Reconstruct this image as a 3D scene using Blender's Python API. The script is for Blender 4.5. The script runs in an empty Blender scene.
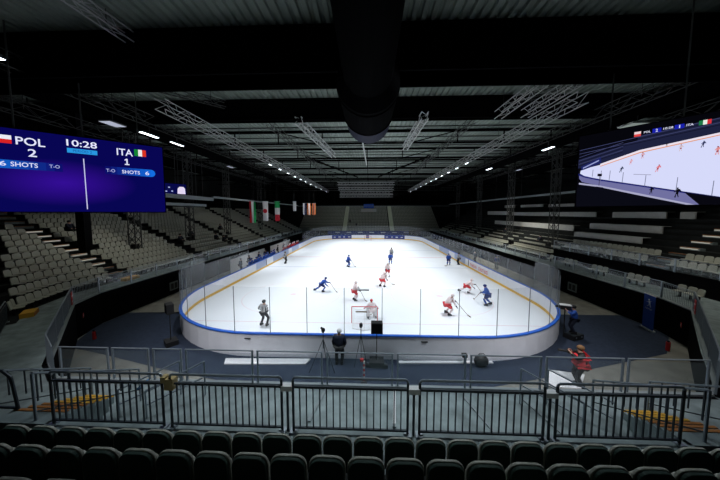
import bpy, bmesh, math, random
from math import sin, cos, pi, radians, atan2, hypot, sqrt
from mathutils import Vector, Matrix
random.seed(7)
S = bpy.context.scene
C = S.collection

# ---------------------------------------------------------------- materials
def lin(c):
    c = c / 255.0
    return c / 12.92 if c <= 0.04045 else ((c + 0.055) / 1.055) ** 2.4
def rgb(r, g, b):
    return (lin(r), lin(g), lin(b), 1.0)
def mat(name, col, rough=0.6, metal=0.0, noise=0.0, nscale=3.0, spec=0.5, bump=0.0):
    m = bpy.data.materials.new(name); m.use_nodes = True
    n = m.node_tree.nodes; l = m.node_tree.links
    p = n['Principled BSDF']
    p.inputs['Base Color'].default_value = col
    p.inputs['Roughness'].default_value = rough
    p.inputs['Metallic'].default_value = metal
    p.inputs['Specular IOR Level'].default_value = spec
    if noise > 0:
        tc = n.new('ShaderNodeTexCoord'); t = n.new('ShaderNodeTexNoise')
        t.inputs['Scale'].default_value = nscale; t.inputs['Detail'].default_value = 5
        l.new(tc.outputs['Object'], t.inputs['Vector'])
        r = n.new('ShaderNodeValToRGB')
        a = 1 - noise; b = 1 + noise
        r.color_ramp.elements[0].position = 0.3; r.color_ramp.elements[1].position = 0.7
        r.color_ramp.elements[0].color = (col[0]*a, col[1]*a, col[2]*a, 1)
        r.color_ramp.elements[1].color = (min(1, col[0]*b), min(1, col[1]*b), min(1, col[2]*b), 1)
        l.new(t.outputs['Fac'], r.inputs['Fac']); l.new(r.outputs['Color'], p.inputs['Base Color'])
        if bump > 0:
            bn = n.new('ShaderNodeBump'); bn.inputs['Strength'].default_value = bump
            l.new(t.outputs['Fac'], bn.inputs['Height']); l.new(bn.outputs['Normal'], p.inputs['Normal'])
    return m
def emit(name, col, strength=1.0):
    m = bpy.data.materials.new(name); m.use_nodes = True
    n = m.node_tree.nodes; l = m.node_tree.links
    n.remove(n['Principled BSDF'])
    e = n.new('ShaderNodeEmission'); e.inputs['Color'].default_value = col; e.inputs['Strength'].default_value = strength
    l.new(e.outputs['Emission'], n['Material Output'].inputs['Surface'])
    return m
def glass(name, haze=0.07, gloss=0.05, col=(0.8, 0.88, 0.95, 1)):
    m = bpy.data.materials.new(name); m.use_nodes = True
    n = m.node_tree.nodes; l = m.node_tree.links
    n.remove(n['Principled BSDF'])
    t = n.new('ShaderNodeBsdfTransparent'); t.inputs['Color'].default_value = (0.97, 0.985, 1, 1)
    d = n.new('ShaderNodeBsdfDiffuse'); d.inputs['Color'].default_value = col
    g = n.new('ShaderNodeBsdfGlossy'); g.inputs['Roughness'].default_value = 0.05
    m1 = n.new('ShaderNodeMixShader'); m1.inputs[0].default_value = haze
    m2 = n.new('ShaderNodeMixShader')
    fr = n.new('ShaderNodeLayerWeight'); fr.inputs['Blend'].default_value = 0.12
    mm = n.new('ShaderNodeMath'); mm.operation = 'MULTIPLY'; mm.inputs[1].default_value = gloss*6
    l.new(fr.outputs['Facing'], mm.inputs[0])
    l.new(t.outputs[0], m1.inputs[1]); l.new(d.outputs[0], m1.inputs[2])
    l.new(mm.outputs[0], m2.inputs[0]); l.new(m1.outputs[0], m2.inputs[1]); l.new(g.outputs[0], m2.inputs[2])
    l.new(m2.outputs[0], n['Material Output'].inputs['Surface'])
    return m
def stripes(name, a, b, freq=16.0, axis='X'):
    m = mat(name, a, 0.8)
    n = m.node_tree.nodes; l = m.node_tree.links
    tc = n.new('ShaderNodeTexCoord'); sx = n.new('ShaderNodeSeparateXYZ')
    l.new(tc.outputs['Object'], sx.inputs[0])
    mu = n.new('ShaderNodeMath'); mu.operation = 'MULTIPLY'; mu.inputs[1].default_value = freq
    fr = n.new('ShaderNodeMath'); fr.operation = 'FRACT'
    gt = n.new('ShaderNodeMath'); gt.operation = 'GREATER_THAN'; gt.inputs[1].default_value = 0.5
    mx = n.new('ShaderNodeMixRGB'); mx.inputs[1].default_value = a; mx.inputs[2].default_value = b
    l.new(sx.outputs[axis], mu.inputs[0]); l.new(mu.outputs[0], fr.inputs[0]); l.new(fr.outputs[0], gt.inputs[0])
    l.new(gt.outputs[0], mx.inputs[0]); l.new(mx.outputs[0], n['Principled BSDF'].inputs['Base Color'])
    return m

M = {}
M['ice'] = mat('ice', (0.84, 0.88, 0.92, 1), 0.45, noise=0.03, nscale=0.25, spec=0.3)
M['red_line'] = mat('red_line', (0.72, 0.45, 0.5, 1), 0.45)
M['blue_line'] = mat('blue_line', (0.55, 0.62, 0.74, 1), 0.45)
M['faint'] = mat('faint_mark', (0.82, 0.68, 0.72, 1), 0.45)
M['litstep'] = mat('lit_step', (0.75, 0.76, 0.62, 1), 0.8)  # concrete painted pale, as if the far stairs were lit
M['board'] = mat('board_white', (0.84, 0.85, 0.90, 1), 0.5, noise=0.04, nscale=1.5)
M['cap'] = mat('blue_cap', (0.02, 0.12, 0.55, 1), 0.4)
M['kick'] = mat('yellow_kick', (0.85, 0.50, 0.05, 1), 0.5)
M['glass'] = glass('rink_glass', 0.075, 0.05)
M['railglass'] = glass('rail_glass', 0.10, 0.04, (0.5, 0.58, 0.6, 1))
M['post'] = mat('steel_post', rgb(120, 125, 130), 0.45, 0.3)
M['ad_blue'] = mat('ad_blue', (0.02, 0.04, 0.22, 1), 0.5)
M['ad_grey'] = mat('ad_grey', (0.42, 0.48, 0.66, 1), 0.5)
M['white'] = mat('white_paint', (0.8, 0.8, 0.8, 1), 0.6)
M['red'] = mat('red_paint', (0.65, 0.03, 0.03, 1), 0.5)
M['red_cloth'] = mat('red_cloth', (0.62, 0.03, 0.04, 1), 0.8)
M['pinkwhite'] = mat('team_white', (0.82, 0.70, 0.70, 1), 0.8)
M['blue_cloth'] = mat('team_blue', (0.02, 0.09, 0.42, 1), 0.8)
M['blue_dark'] = mat('dark_blue_cloth', (0.01, 0.03, 0.16, 1), 0.8)
M['navy'] = mat('navy', (0.008, 0.012, 0.03, 1), 0.8)
M['black'] = mat('black', (0.008, 0.008, 0.009, 1), 0.6)
M['blackcloth'] = mat('black_cloth', (0.006, 0.006, 0.008, 1), 0.9, spec=0.1)
M['zebra'] = stripes('official_stripes', (0.02, 0.02, 0.02, 1), (0.75, 0.75, 0.75, 1), 12.0)
M['skin'] = mat('skin', (0.50, 0.28, 0.20, 1), 0.6)
M['hair_brown'] = mat('hair_brown', (0.20, 0.10, 0.04, 1), 0.8)
M['hair_white'] = mat('hair_white', (0.6, 0.6, 0.6, 1), 0.8)
M['wood'] = mat('stick_wood', (0.25, 0.18, 0.12, 1), 0.6)
M['carpet'] = mat('navy_carpet', (0.030, 0.040, 0.064, 1), 0.95, noise=0.15, nscale=6, spec=0.1)
M['concrete'] = mat('bare_concrete', (0.19, 0.185, 0.16, 1), 0.8, noise=0.22, nscale=1.2)
M['walk'] = mat('walkway_concrete', (0.20, 0.245, 0.25, 1), 0.7, noise=0.3, nscale=2.5, bump=0.1)
M['wallblack'] = mat('black_wall', (0.004, 0.004, 0.005, 1), 0.9, spec=0.05)
M['terrace'] = mat('terrace_dark', (0.02, 0.022, 0.022, 1), 0.9, noise=0.2, nscale=1, spec=0.1)
M['nosing'] = mat('edge_grey', (0.22, 0.25, 0.26, 1), 0.8)
M['seat'] = mat('seat_grey', (0.40, 0.40, 0.34, 1), 0.45)
M['seatback'] = mat('seat_rear_dark', (0.028, 0.052, 0.042, 1), 0.6, spec=0.2)
M['steel'] = mat('galvanised', (0.30, 0.34, 0.38, 1), 0.4, 0.5)
M['steeldark'] = mat('dark_bars', (0.035, 0.045, 0.055, 1), 0.5, 0.3)
M['yellow'] = mat('yellow_edge', (0.65, 0.34, 0.03, 1), 0.7)
M['orange'] = mat('orange_step', (0.38, 0.14, 0.03, 1), 0.7)
M['tan'] = mat('tan_foam', (0.55, 0.42, 0.2, 1), 0.9)
M['deck'] = mat('roof_deck', (0.20, 0.24, 0.21, 1), 0.7, noise=0.12, nscale=0.6)
M['beam'] = mat('beam_black', (0.003, 0.003, 0.0035, 1), 0.95, spec=0.02)
M['duct'] = mat('duct_black', (0.0015, 0.0016, 0.002, 1), 0.9, spec=0.02)
M['ductlit'] = mat('duct_lit_navy', (0.022, 0.024, 0.045, 1), 0.7, spec=0.1)  # lighter copy of the duct colour, glow from the ice painted in
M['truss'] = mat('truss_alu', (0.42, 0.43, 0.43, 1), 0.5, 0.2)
M['trussdim'] = mat('truss_dim', (0.036, 0.038, 0.038, 1), 0.7)  # darker copy of the truss aluminium, low light put into the colour
M['bluetape'] = mat('blue_tape', (0.03, 0.25, 0.6, 1), 0.6)
M['tarp'] = mat('white_tarp', (0.52, 0.52, 0.50, 1), 0.8, noise=0.05)
M['green'] = mat('flag_green', (0.01, 0.30, 0.08, 1), 0.9)
M['flagred'] = mat('flag_red', (0.60, 0.02, 0.04, 1), 0.9)
M['flagwhite'] = mat('flag_white', (0.7, 0.7, 0.7, 1), 0.9)
M['flagorange'] = mat('flag_orange', (0.60, 0.16, 0.04, 1), 0.9)
M['flagdark'] = mat('flag_dark', (0.02, 0.02, 0.06, 1), 0.9)
M['banner'] = mat('banner_blue', (0.01, 0.07, 0.40, 1), 0.7)
M['lamp'] = emit('lamp_diffuser', (0.85, 0.92, 1, 1), 6.0)
M['lampdim'] = emit('lamp_diffuser_dim', (0.75, 0.80, 1, 1), 0.55)
M['lampgrey'] = emit('lamp_panel_grey', (0.8, 0.95, 0.9, 1), 0.25)
M['exit'] = emit('stair_light', (1, 0.93, 0.8, 1), 0.5)

# ---------------------------------------------------------------- mesh helpers
class MB:
    def __init__(s): s.v = []; s.f = []; s.mi = []; s.cur = 0
    def quad(s, *p):
        k = len(s.v); s.v += [tuple(q) for q in p]; s.f.append(tuple(range(k, k+len(p)))); s.mi.append(s.cur); return s
    def box(s, c, d, rz=0.0, m=None):
        x, y, z = (q/2 for q in d); k = len(s.v); cr, sr = cos(rz), sin(rz)
        for i in (-1, 1):
            for j in (-1, 1):
                for h in (-1, 1):
                    a, b = i*x, j*y
                    p = Vector((c[0]+a*cr-b*sr, c[1]+a*sr+b*cr, c[2]+h*z))
                    s.v.append(tuple(m @ p) if m else tuple(p))
        for f in ((0,1,3,2),(4,6,7,5),(0,4,5,1),(2,3,7,6),(0,2,6,4),(1,5,7,3)):
            s.f.append(tuple(k+i for i in f)); s.mi.append(s.cur)
        return s
    def bar(s, a, b, w=0.04, h=None, n=4):
        a = Vector(a); b = Vector(b); d = b-a
        if d.length < 1e-6: return s
        h = h or w; d.normalize()
        up = Vector((0,0,1)) if abs(d.z) < 0.95 else Vector((0,1,0))
        x = d.cross(up).normalized(); y = x.cross(d).normalized(); k = len(s.v)
        for p in (a, b):
            for i in range(n):
                t = 2*pi*(i+0.5)/n; g = (0.7071 if n == 4 else 0.5)
                s.v.append(tuple(p + x*cos(t)*w*g + y*sin(t)*h*g))
        for i in range(n):
            s.f.append((k+i, k+(i+1) % n, k+n+(i+1) % n, k+n+i)); s.mi.append(s.cur)
        s.f.append(tuple(k+n-1-i for i in range(n))); s.mi.append(s.cur)
        s.f.append(tuple(k+n+i for i in range(n))); s.mi.append(s.cur)
        return s
    def poly(s, pts, w=0.04, n=6):
        for a, b in zip(pts, pts[1:]): s.bar(a, b, w, None, n)
        return s
    def prism(s, pts, thick, o=(0,0,0), ax=(1,0,0), ay=(0,0,1), az=(0,1,0)):
        o = Vector(o); ax = Vector(ax); ay = Vector(ay); az = Vector(az); k = len(s.v); n = len(pts)
        for t in (0, thick):
            for p in pts: s.v.append(tuple(o + ax*p[0] + ay*p[1] + az*t))
        s.f.append(tuple(k+i for i in range(n))); s.f.append(tuple(k+2*n-1-i for i in range(n))); s.mi += [s.cur]*2
        for i in range(n):
            j = (i+1) % n; s.f.append((k+i, k+n+i, k+n+j, k+j)); s.mi.append(s.cur)
        return s
    def ball(s, c, r, sc=(1,1,1), nu=10, nv=6):
        k = len(s.v)
        for j in range(nv+1):
            for i in range(nu):
                t = pi*j/nv; u = 2*pi*i/nu
                s.v.append((c[0]+r*sc[0]*sin(t)*cos(u), c[1]+r*sc[1]*sin(t)*sin(u), c[2]+r*sc[2]*cos(t)))
        for j in range(nv):
            for i in range(nu):
                s.f.append((k+j*nu+i, k+(j+1)*nu+i, k+(j+1)*nu+(i+1) % nu, k+j*nu+(i+1) % nu)); s.mi.append(s.cur)
        return s
    def build(s, name, m, parent=None, smooth=False):
        me = bpy.data.meshes.new(name); me.from_pydata(s.v, [], s.f); me.update()
        o = bpy.data.objects.new(name, me); C.objects.link(o)
        for q in (m if isinstance(m, (list, tuple)) else [m]): me.materials.append(q)
        if isinstance(m, (list, tuple)):
            for p, i in zip(me.polygons, s.mi): p.material_index = i
        if smooth:
            for p in me.polygons: p.use_smooth = True
        bm = bmesh.new(); bm.from_mesh(me); bmesh.ops.recalc_face_normals(bm, faces=bm.faces); bm.to_mesh(me); bm.free()
        if parent: o.parent = parent
        return o
def tag(o, label=None, cat=None, group=None, kind=None):
    if label: o['label'] = label
    if cat: o['category'] = cat
    if group: o['group'] = group
    if kind: o['kind'] = kind
    return o
def thing(name, label, cat, loc=(0,0,0), rz=0.0, group=None):
    o = bpy.data.objects.new(name, None); C.objects.link(o)
    o.location = loc; o.rotation_euler = (0,0,rz); o.empty_display_size = 0.2
    return tag(o, label, cat, group)
def struct(o, label=None):
    o['kind'] = 'structure'
    if label: o['label'] = label
    return o
def dup(root, loc, rz=0.0, label=None, group=None):
    r = root.copy(); C.objects.link(r); r.location = loc; r.rotation_euler = (0,0,rz)
    if label: r['label'] = label
    if group: r['group'] = group
    for ch in list(root.children):
        c = ch.copy(); C.objects.link(c); c.parent = r
        for g in list(ch.children):
            d = g.copy(); C.objects.link(d); d.parent = c
    return r
ORD = ['zeroth','first','second','third','fourth','fifth','sixth','seventh','eighth','ninth','tenth','eleventh','twelfth','thirteenth',
 'fourteenth','fifteenth','sixteenth','seventeenth','eighteenth','nineteenth','twentieth','twenty-first','twenty-second','twenty-third','twenty-fourth','twenty-fifth','twenty-sixth','twenty-seventh','twenty-eighth']

def offs(path, o, side):
    """offset a 2D polyline outward (side=+1: to the right of travel, -1: left)"""
    n = len(path); out = []
    nr = []
    for a, b in zip(path, path[1:]):
        dx, dy = b[0]-a[0], b[1]-a[1]; L = hypot(dx, dy); nr.append((side*dy/L, -side*dx/L))
    for i in range(n):
        if i == 0: m = nr[0]; k = 1
        elif i == n-1: m = nr[-1]; k = 1
        else:
            mx, my = nr[i-1][0]+nr[i][0], nr[i-1][1]+nr[i][1]; L = hypot(mx, my); m = (mx/L, my/L)
            k = 1/(m[0]*nr[i][0]+m[1]*nr[i][1])
        out.append((path[i][0]+m[0]*o*k, path[i][1]+m[1]*o*k))
    return out
def walk(path, step, start=0.0):
    """points every step along a polyline with heading"""
    out = []; acc = 0; nxt = start
    for a, b in zip(path, path[1:]):
        L = hypot(b[0]-a[0], b[1]-a[1])
        while nxt <= acc+L:
            t = (nxt-acc)/L; out.append((a[0]+(b[0]-a[0])*t, a[1]+(b[1]-a[1])*t, atan2(b[1]-a[1], b[0]-a[0]))); nxt += step
        acc += L
    return out

# ---------------------------------------------------------------- people
def skin(name, verts, edges, radii, m, parent, root=0, lev=1):
    me = bpy.data.meshes.new(name+'_cage'); me.from_pydata([tuple(v) for v in verts], edges, [])
    o = bpy.data.objects.new(name+'_cage', me); C.objects.link(o)
    sk = o.modifiers.new('s', 'SKIN'); sk.use_smooth_shade = True
    for i, r in enumerate(radii):
        rr = r if isinstance(r, tuple) else (r, r)
        me.skin_vertices[0].data[i].radius = rr
        me.skin_vertices[0].data[i].use_root = (i == root)
    if lev: o.modifiers.new('u', 'SUBSURF').levels = lev
    dg = bpy.context.evaluated_depsgraph_get()
    r = bpy.data.meshes.new_from_object(o.evaluated_get(dg)); r.name = name
    bpy.data.objects.remove(o)
    ob = bpy.data.objects.new(name, r); C.objects.link(ob); r.materials.clear()
    for q in (m if isinstance(m, (list, tuple)) else [m]): r.materials.append(q)
    for p in r.polygons: p.use_smooth = True
    if parent: ob.parent = parent
    return ob
def ik(a, b, l1, l2, pole):
    a = Vector(a); b = Vector(b); d = b-a; L = min(d.length, (l1+l2)*0.998); d.normalize()
    b2 = a + d*L
    x = (l1*l1-l2*l2+L*L)/(2*L); h = sqrt(max(l1*l1-x*x, 0))
    p = Vector(pole); p = p - d*p.dot(d)
    if p.length < 1e-5: p = Vector((0,1,0))
    p.normalize()
    return a+d*x+p*h, b2
def person(name, label, loc, rz, top, trousers, lean=10, pel=0.95, feet=None, hands=None, hat=None, hatm=None, gloves=None,
           skates=False, socks=None, shoe=None, stick=None, group=None, turn=0, bulk=1.12, sc=1.08, eyes=False, seated=False, knees=None, detail=True, vest=None, hair=None):
    R = thing(name, label, 'person', loc, rz, group); R.scale = (sc, sc, sc)
    feet = feet or ((-0.13, 0, 0.09), (0.13, 0, 0.09)); hands = hands or ((-0.3, 0.08, 0.78), (0.3, 0.08, 0.78))
    P = Vector((0, 0, pel)); ln = radians(lean); sp = Vector((0, sin(ln), cos(ln)))
    W = P+sp*0.2; Ch = P+sp*0.40; N = P+sp*0.52
    hd = Vector((0, sin(ln*0.45), cos(ln*0.45))); H1 = N+hd*0.12; H2 = N+hd*0.24
    shl = [Ch+sp*0.05+Vector((x, 0, 0)) for x in (-0.19, 0.19)]
    hp = [P+Vector((x, 0, -0.05)) for x in (-0.1, 0.1)]
    V = [P, W, Ch, N, H1, H2]; E = [(0,1),(1,2),(2,3),(3,4),(4,5)]; Rr = [(0.145,0.11),(0.135,0.10),(0.16,0.11),0.055,0.085,0.075]
    fd = Vector((sin(radians(turn)), cos(radians(turn)), 0)); k = len(V)
    V += [H1+fd*0.115+hd*0.02]; E += [(4,k)]; Rr += [0.014]       # nose
    arms = []; legs = []
    for i in (0, 1):
        sx = -1 if i == 0 else 1
        el, wr = ik(shl[i], hands[i], 0.30, 0.27, (sx*0.6, -0.6, -0.5)); arms.append((shl[i], el, wr))
        kn, an = ik(hp[i], feet[i], 0.44, 0.43, knees[i] if knees else (sx*0.15, 1, 0)); legs.append((hp[i], kn, an))
        k = len(V); V += [shl[i], el, wr]; E += [(2,k),(k,k+1),(k+1,k+2)]; Rr += [0.06, 0.043, 0.028]
        d = (wr-el).normalized(); side = d.cross(Vector((0,0,1)))
        if side.length < 0.1: side = Vector((0, 1, 0))
        side.normalize(); w = k+2; pk = len(V)
        V += [wr+d*0.06]; E += [(w,pk)]; Rr += [(0.034,0.02)]
        if not gloves and detail:
            dn = side.cross(d).normalized()*0.3
            for q, ln_ in zip((-0.03,-0.01,0.01,0.03), (0.06,0.075,0.08,0.07)):
                a = wr+d*0.09+side*q; b = a+(d+dn).normalized()*ln_*0.55; c = b+(d+dn*3).normalized()*ln_*0.45; t = len(V)
                V += [a, b, c]; E += [(pk,t),(t,t+1),(t+1,t+2)]; Rr += [0.010, 0.009, 0.008]
            a = wr+d*0.03+side*(-0.035*sx); b = a+(d*0.5-side*sx).normalized()*0.045; t = len(V)
            V += [a, b]; E += [(w,t),(t,t+1)]; Rr += [0.012, 0.010]
        k = len(V); V += [hp[i], kn, an]; E += [(0,k),(k,k+1),(k+1,k+2)]; Rr += [0.085, 0.055, 0.038]
    skin('body', V, E, Rr, M['skin'], R, 0, 1)
    b = bulk
    # jersey / coat
    hem = P+Vector((0, 0, -0.06 if not seated else 0.02)); TV = [P+sp*0.16, hem, P+sp*0.38, P+sp*0.47]; TE = [(0,1),(0,2),(2,3)]
    TR = [(0.19*b,0.15*b),(0.19*b,0.15*b),(0.21*b,0.15*b),0.085]
    for i in (0, 1):
        s_, el, wr = arms[i]; k = len(TV); TV += [s_, el, wr-(wr-el)*0.08]; TE += [(2,k),(k,k+1),(k+1,k+2)]; TR += [0.088*b, 0.068*b, 0.052*b]
    skin('jersey' if skates else 'jacket', TV, TE, TR, M[top], R, 0, 1)
    if vest:
        skin('vest', [P+sp*0.20, P+sp*0.08, P+sp*0.02, P+sp*0.34, P+sp*0.43], [(0,1),(1,2),(0,3),(3,4)], [(0.215*b,0.18*b),(0.20*b,0.17*b),(0.19*b,0.16*b),(0.235*b,0.19*b),(0.18*b,0.14*b)], M[vest], R, 0, 1)
    # trousers
    TV = [P+Vector((0,0,0.03))]; TE = []; TR = [(0.175*b,0.15*b)]
    for i in (0, 1):
        h, kn, an = legs[i]; k = len(TV)
        if skates and socks:
            TV += [h, kn+(h-kn)*0.12]; TE += [(0,k),(k,k+1)]; TR += [0.125*b, 0.105*b]
        else:
            TV += [h, kn, an+(kn-an)*0.06]; TE += [(0,k),(k,k+1),(k+1,k+2)]; TR += [0.105*b, 0.08*b, 0.065*b]
    skin('trousers', TV, TE, TR, M[trousers], R, 0, 1)
    for i in (0, 1):
        h, kn, an = legs[i]
        if skates and socks:
            skin('sock', [kn+(h-kn)*0.1, kn, kn+(an-kn)*0.4, an], [(0,1),(1,2),(2,3)], [0.078*b, 0.08*b, 0.07*b, 0.045], M[socks], R, 0, 1)
        f = MB(); m = Matrix.Translation(an)
        out = [(-0.10,-0.09),(0.19,-0.09),(0.20,-0.05),(0.10,0.0),(0.05,0.06),(-0.08,0.07)]
        f.prism([(p[0], p[1]+0.02) for p in out], 0.10, tuple(an+Vector((-0.05,0,0))), (0,1,0), (0,0,1), (1,0,0))
        sh = f.build('skate' if skates else 'shoe', M['black'], R)
        if skates:
            MB().box((an.x, an.y+0.04, an.z-0.095), (0.012, 0.27, 0.05)).build('blade', M['steel'], sh)
        if gloves:
            s_, el, wr = arms[i]; d = (wr-el).normalized()
            sd = d.cross(Vector((0,0,1))); sd = sd.normalized() if sd.length > 0.1 else Vector((0,1,0))
            gv = [wr-d*0.08, wr, wr+d*0.07]; ge = [(0,1),(1,2)]; gr = [0.062, 0.055, (0.058,0.04)]
            for q in (-0.035,-0.012,0.012,0.035):
                t = len(gv); gv += [wr+d*0.12+sd*q, wr+d*0.165+sd*q-Vector((0,0,0.03))]; ge += [(2,t),(t,t+1)]; gr += [0.017, 0.015]
            t = len(gv); gv += [wr+d*0.06-sd*(0.07 if i else -0.07)]; ge += [(1,t)]; gr += [0.018]
            skin('glove', gv, ge, gr, M[gloves], R, 0, 1)
    if hat:
        hb = MB(); c = H1+hd*0.055-fd*0.012; hb.ball(c, 0.125, (0.92,1.08,0.85), 12, 8)
        if hat == 'helmet':
            h = hb.build('helmet', M[hatm], R, True)
            MB().box(tuple(H1+fd*0.125+hd*0.035), (0.17,0.02,0.07)).build('visor', M['glass'], h)
        elif hat == 'hair':
            hb.build('hair', M[hatm], R, True)
        elif hat == 'cap':
            h = hb.build('cap', M[hatm], R, True); MB().box(tuple(H1+fd*0.16+hd*0.06), (0.14,0.12,0.015)).build('brim', M[hatm], h)
    if eyes:
        s2 = fd.cross(Vector((0,0,1)))
        for q in (-0.032, 0.032):
            MB().ball(H1+fd*0.088+s2*q+hd*0.035, 0.013).build('eye', M['white'], R, True)
    if stick:
        a, b_ = Vector(stick[0]), Vector(stick[1]); sb = MB().bar(a, b_, 0.032, 0.024)
        d = Vector((stick[2][0], stick[2][1], 0)).normalized()
        sb.bar(b_, b_+d*0.3, 0.02, 0.08); so = sb.build('hockey_stick', M['wood'], R)
        tag(so, 'hockey stick held in both gloves')
    return R

# skating poses (local: facing +Y)
def skater(kind, label, loc, rz, team, sc=1.0, group=None):
    red = dict(top='pinkwhite', trousers='red_cloth', socks='pinkwhite', hatm='pinkwhite', gloves='flagdark')
    blue = dict(top='blue_cloth', trousers='blue_dark', socks='blue_cloth', hatm='blue_dark', gloves='blue_dark')
    t = red if team == 'red' else blue
    kw = dict(hat='helmet', skates=True, bulk=1.25, group=group, sc=sc*1.06, **t)
    if kind == 'stride':
        return person('hockey_player', label, loc, rz, lean=48, pel=0.78, feet=((-0.22,-0.62,0.2),(0.14,0.12,0.12)), hands=((-0.12,0.75,0.80),(0.30,0.55,0.62)),
                      stick=((-0.12,0.80,0.86),(0.35,1.35,0.05),(1,0.3)), **kw)
    if kind == 'glide':
        return person('hockey_player', label, loc, rz, lean=40, pel=0.80, feet=((-0.25,0.02,0.12),(0.25,0.06,0.12)), hands=((-0.25,0.62,0.85),(0.18,0.60,0.62)),
                      stick=((-0.25,0.66,0.95),(0.30,1.35,0.05),(1,0.2)), **kw)
    if kind == 'turn':
        return person('hockey_player', label, loc, rz, lean=25, pel=0.85, feet=((-0.35,0.05,0.12),(0.20,-0.2,0.12)), hands=((-0.35,0.40,1.0),(0.25,0.45,0.85)),
                      stick=((-0.30,0.45,1.1),(0.65,1.05,0.05),(1,0.4)), **kw)
    return person('hockey_player', label, loc, rz, lean=14, pel=0.90, feet=((-0.17,0,0.12),(0.17,0.03,0.12)), hands=((-0.22,0.38,1.0),(0.22,0.36,0.9)),
                      stick=((-0.22,0.42,1.15),(0.35,0.85,0.05),(1,0.3)), **kw)
# ================================================================ ICE, FLOORS
HW, RL, RR = 14.6, 60.0, 8.5
def rink(o=0.0, n=14):
    """near-left corner start, anticlockwise seen from above; (x,y)"""
    pts = []
    w, r = HW+o, RR+o
    for cx, cy, a0 in ((HW-RR, RR, -90), (HW-RR, RL-RR, 0), (-(HW-RR), RL-RR, 90), (-(HW-RR), RR, 180)):
        for i in range(n+1):
            a = radians(a0+90*i/n); pts.append((cx+r*cos(a), cy+r*sin(a)))
    return pts
ice_out = rink(0)
ice = MB(); ice.prism(ice_out, 0.03, (0,0,-0.03), (1,0,0), (0,1,0), (0,0,1)); 
struct(ice.build('floor_ice', M['ice']), 'white ice sheet of the rink')
def halfw(y):
    if y < RR: return HW-RR+sqrt(max(0, RR*RR-(RR-y)**2))
    if y > RL-RR: return HW-RR+sqrt(max(0, RR*RR-(y-RL+RR)**2))
    return HW
mk = MB()
for i, (y, w, m) in enumerate(((4, .05, 0), (22, .3, 1), (30, .3, 0), (38, .3, 1), (56, .05, 0))):
    mk.cur = m; h = halfw(y); mk.quad((-h, y-w/2, .004), (h, y-w/2, .004), (h, y+w/2, .004), (-h, y+w/2, .004))
def ring(cx, cy, r, w, mi):
    mk.cur = mi
    for i in range(48):
        a, b = 2*pi*i/48, 2*pi*(i+1)/48
        mk.quad((cx+r*cos(a), cy+r*sin(a), .004), (cx+(r+w)*cos(a), cy+(r+w)*sin(a), .004), (cx+(r+w)*cos(b), cy+(r+w)*sin(b), .004), (cx+r*cos(b), cy+r*sin(b), .004))
for sx in (-7, 7):
    for y in (10, 50): ring(sx, y, 4.5, .05, 2); ring(sx, y, 0, .3, 2)
    for y in (24.5, 35.5): ring(sx, y, 0, .3, 2)
ring(0, 30, 4.5, .05, 1); ring(0, 30, 0, .15, 1)
struct(mk.build('floor_ice_markings', [M['red_line'], M['blue_line'], M['faint']]), 'faint lines and circles in the ice')

fl = MB(); fl.quad((-45,-22,-.1), (45,-22,-.1), (45,102,-.1), (-45,102,-.1))
struct(fl.build('floor', M['concrete']), 'bare concrete floor around the rink')
ro = rink(0.12, 10)
cp = MB()
outer = [(-18.9,5.4), (-18.9,3.0), (-17.5,0.4), (-15.2,-0.1), (-10.5,-1.3), (-5.7,-2.35), (0,-2.6), (5.5,-2.2), (9.8,-1.1), (13,-0.2), (17.2,1.0), (19.9,3.2), (19.9,6.3)]
nearpts = [p for p in rink(-0.2, 14) if p[1] < 6.5]
right = sorted([p for p in nearpts if p[0] > 0], key=lambda p: -p[1]); left = sorted([p for p in nearpts if p[0] < 0], key=lambda p: p[1])
inner = [(HW-.2, 6.3)] + right + left + [(-HW+.2, 5.4)]
bm = bmesh.new()
vs = [bm.verts.new((x, y, -0.085)) for x, y in outer+inner]
bm.faces.new(vs); bmesh.ops.triangulate(bm, faces=bm.faces[:]); bmesh.ops.recalc_face_normals(bm, faces=bm.faces[:])
me = bpy.data.meshes.new('floor_carpet'); bm.to_mesh(me); bm.free()
co = bpy.data.objects.new('floor_carpet', me); C.objects.link(co); me.materials.append(M['carpet']); struct(co, 'dark navy carpet at the near end of the rink')

# ================================================================ RINK BOARDS
rb = thing('rink_boards', 'white rink boards with blue top rail and clear glass around the ice', 'rink boards', (0, 0, 0))
def loft(o_in, o_out, z0, z1, name, m, par, n=14):
    a = rink(o_in, n); b = rink(o_out, n); L = len(a); g = MB()
    for i in range(L):
        j = (i+1) % L
        A, B_, A2, B2 = a[i], b[i], a[j], b[j]
        g.quad((*A, z0), (*A2, z0), (*A2, z1), (*A, z1)); g.quad((*B_, z0), (*B_, z1), (*B2, z1), (*B2, z0))
        g.quad((*A, z1), (*A2, z1), (*B2, z1), (*B_, z1)); g.quad((*A, z0), (*B_, z0), (*B2, z0), (*A2, z0))
    return g.build(name, m, par)
loft(0, .12, -.1, 1.2, 'board_wall', M['board'], rb)
loft(-.02, .16, 1.2, 1.26, 'top_rail', M['cap'], rb)
loft(-.015, 0, 0, .24, 'kick_strip', M['kick'], rb)
# glass panes and stanchions
def perim(o, spans):
    pass
per = rink(.06, 24); per.append(per[0])
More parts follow.
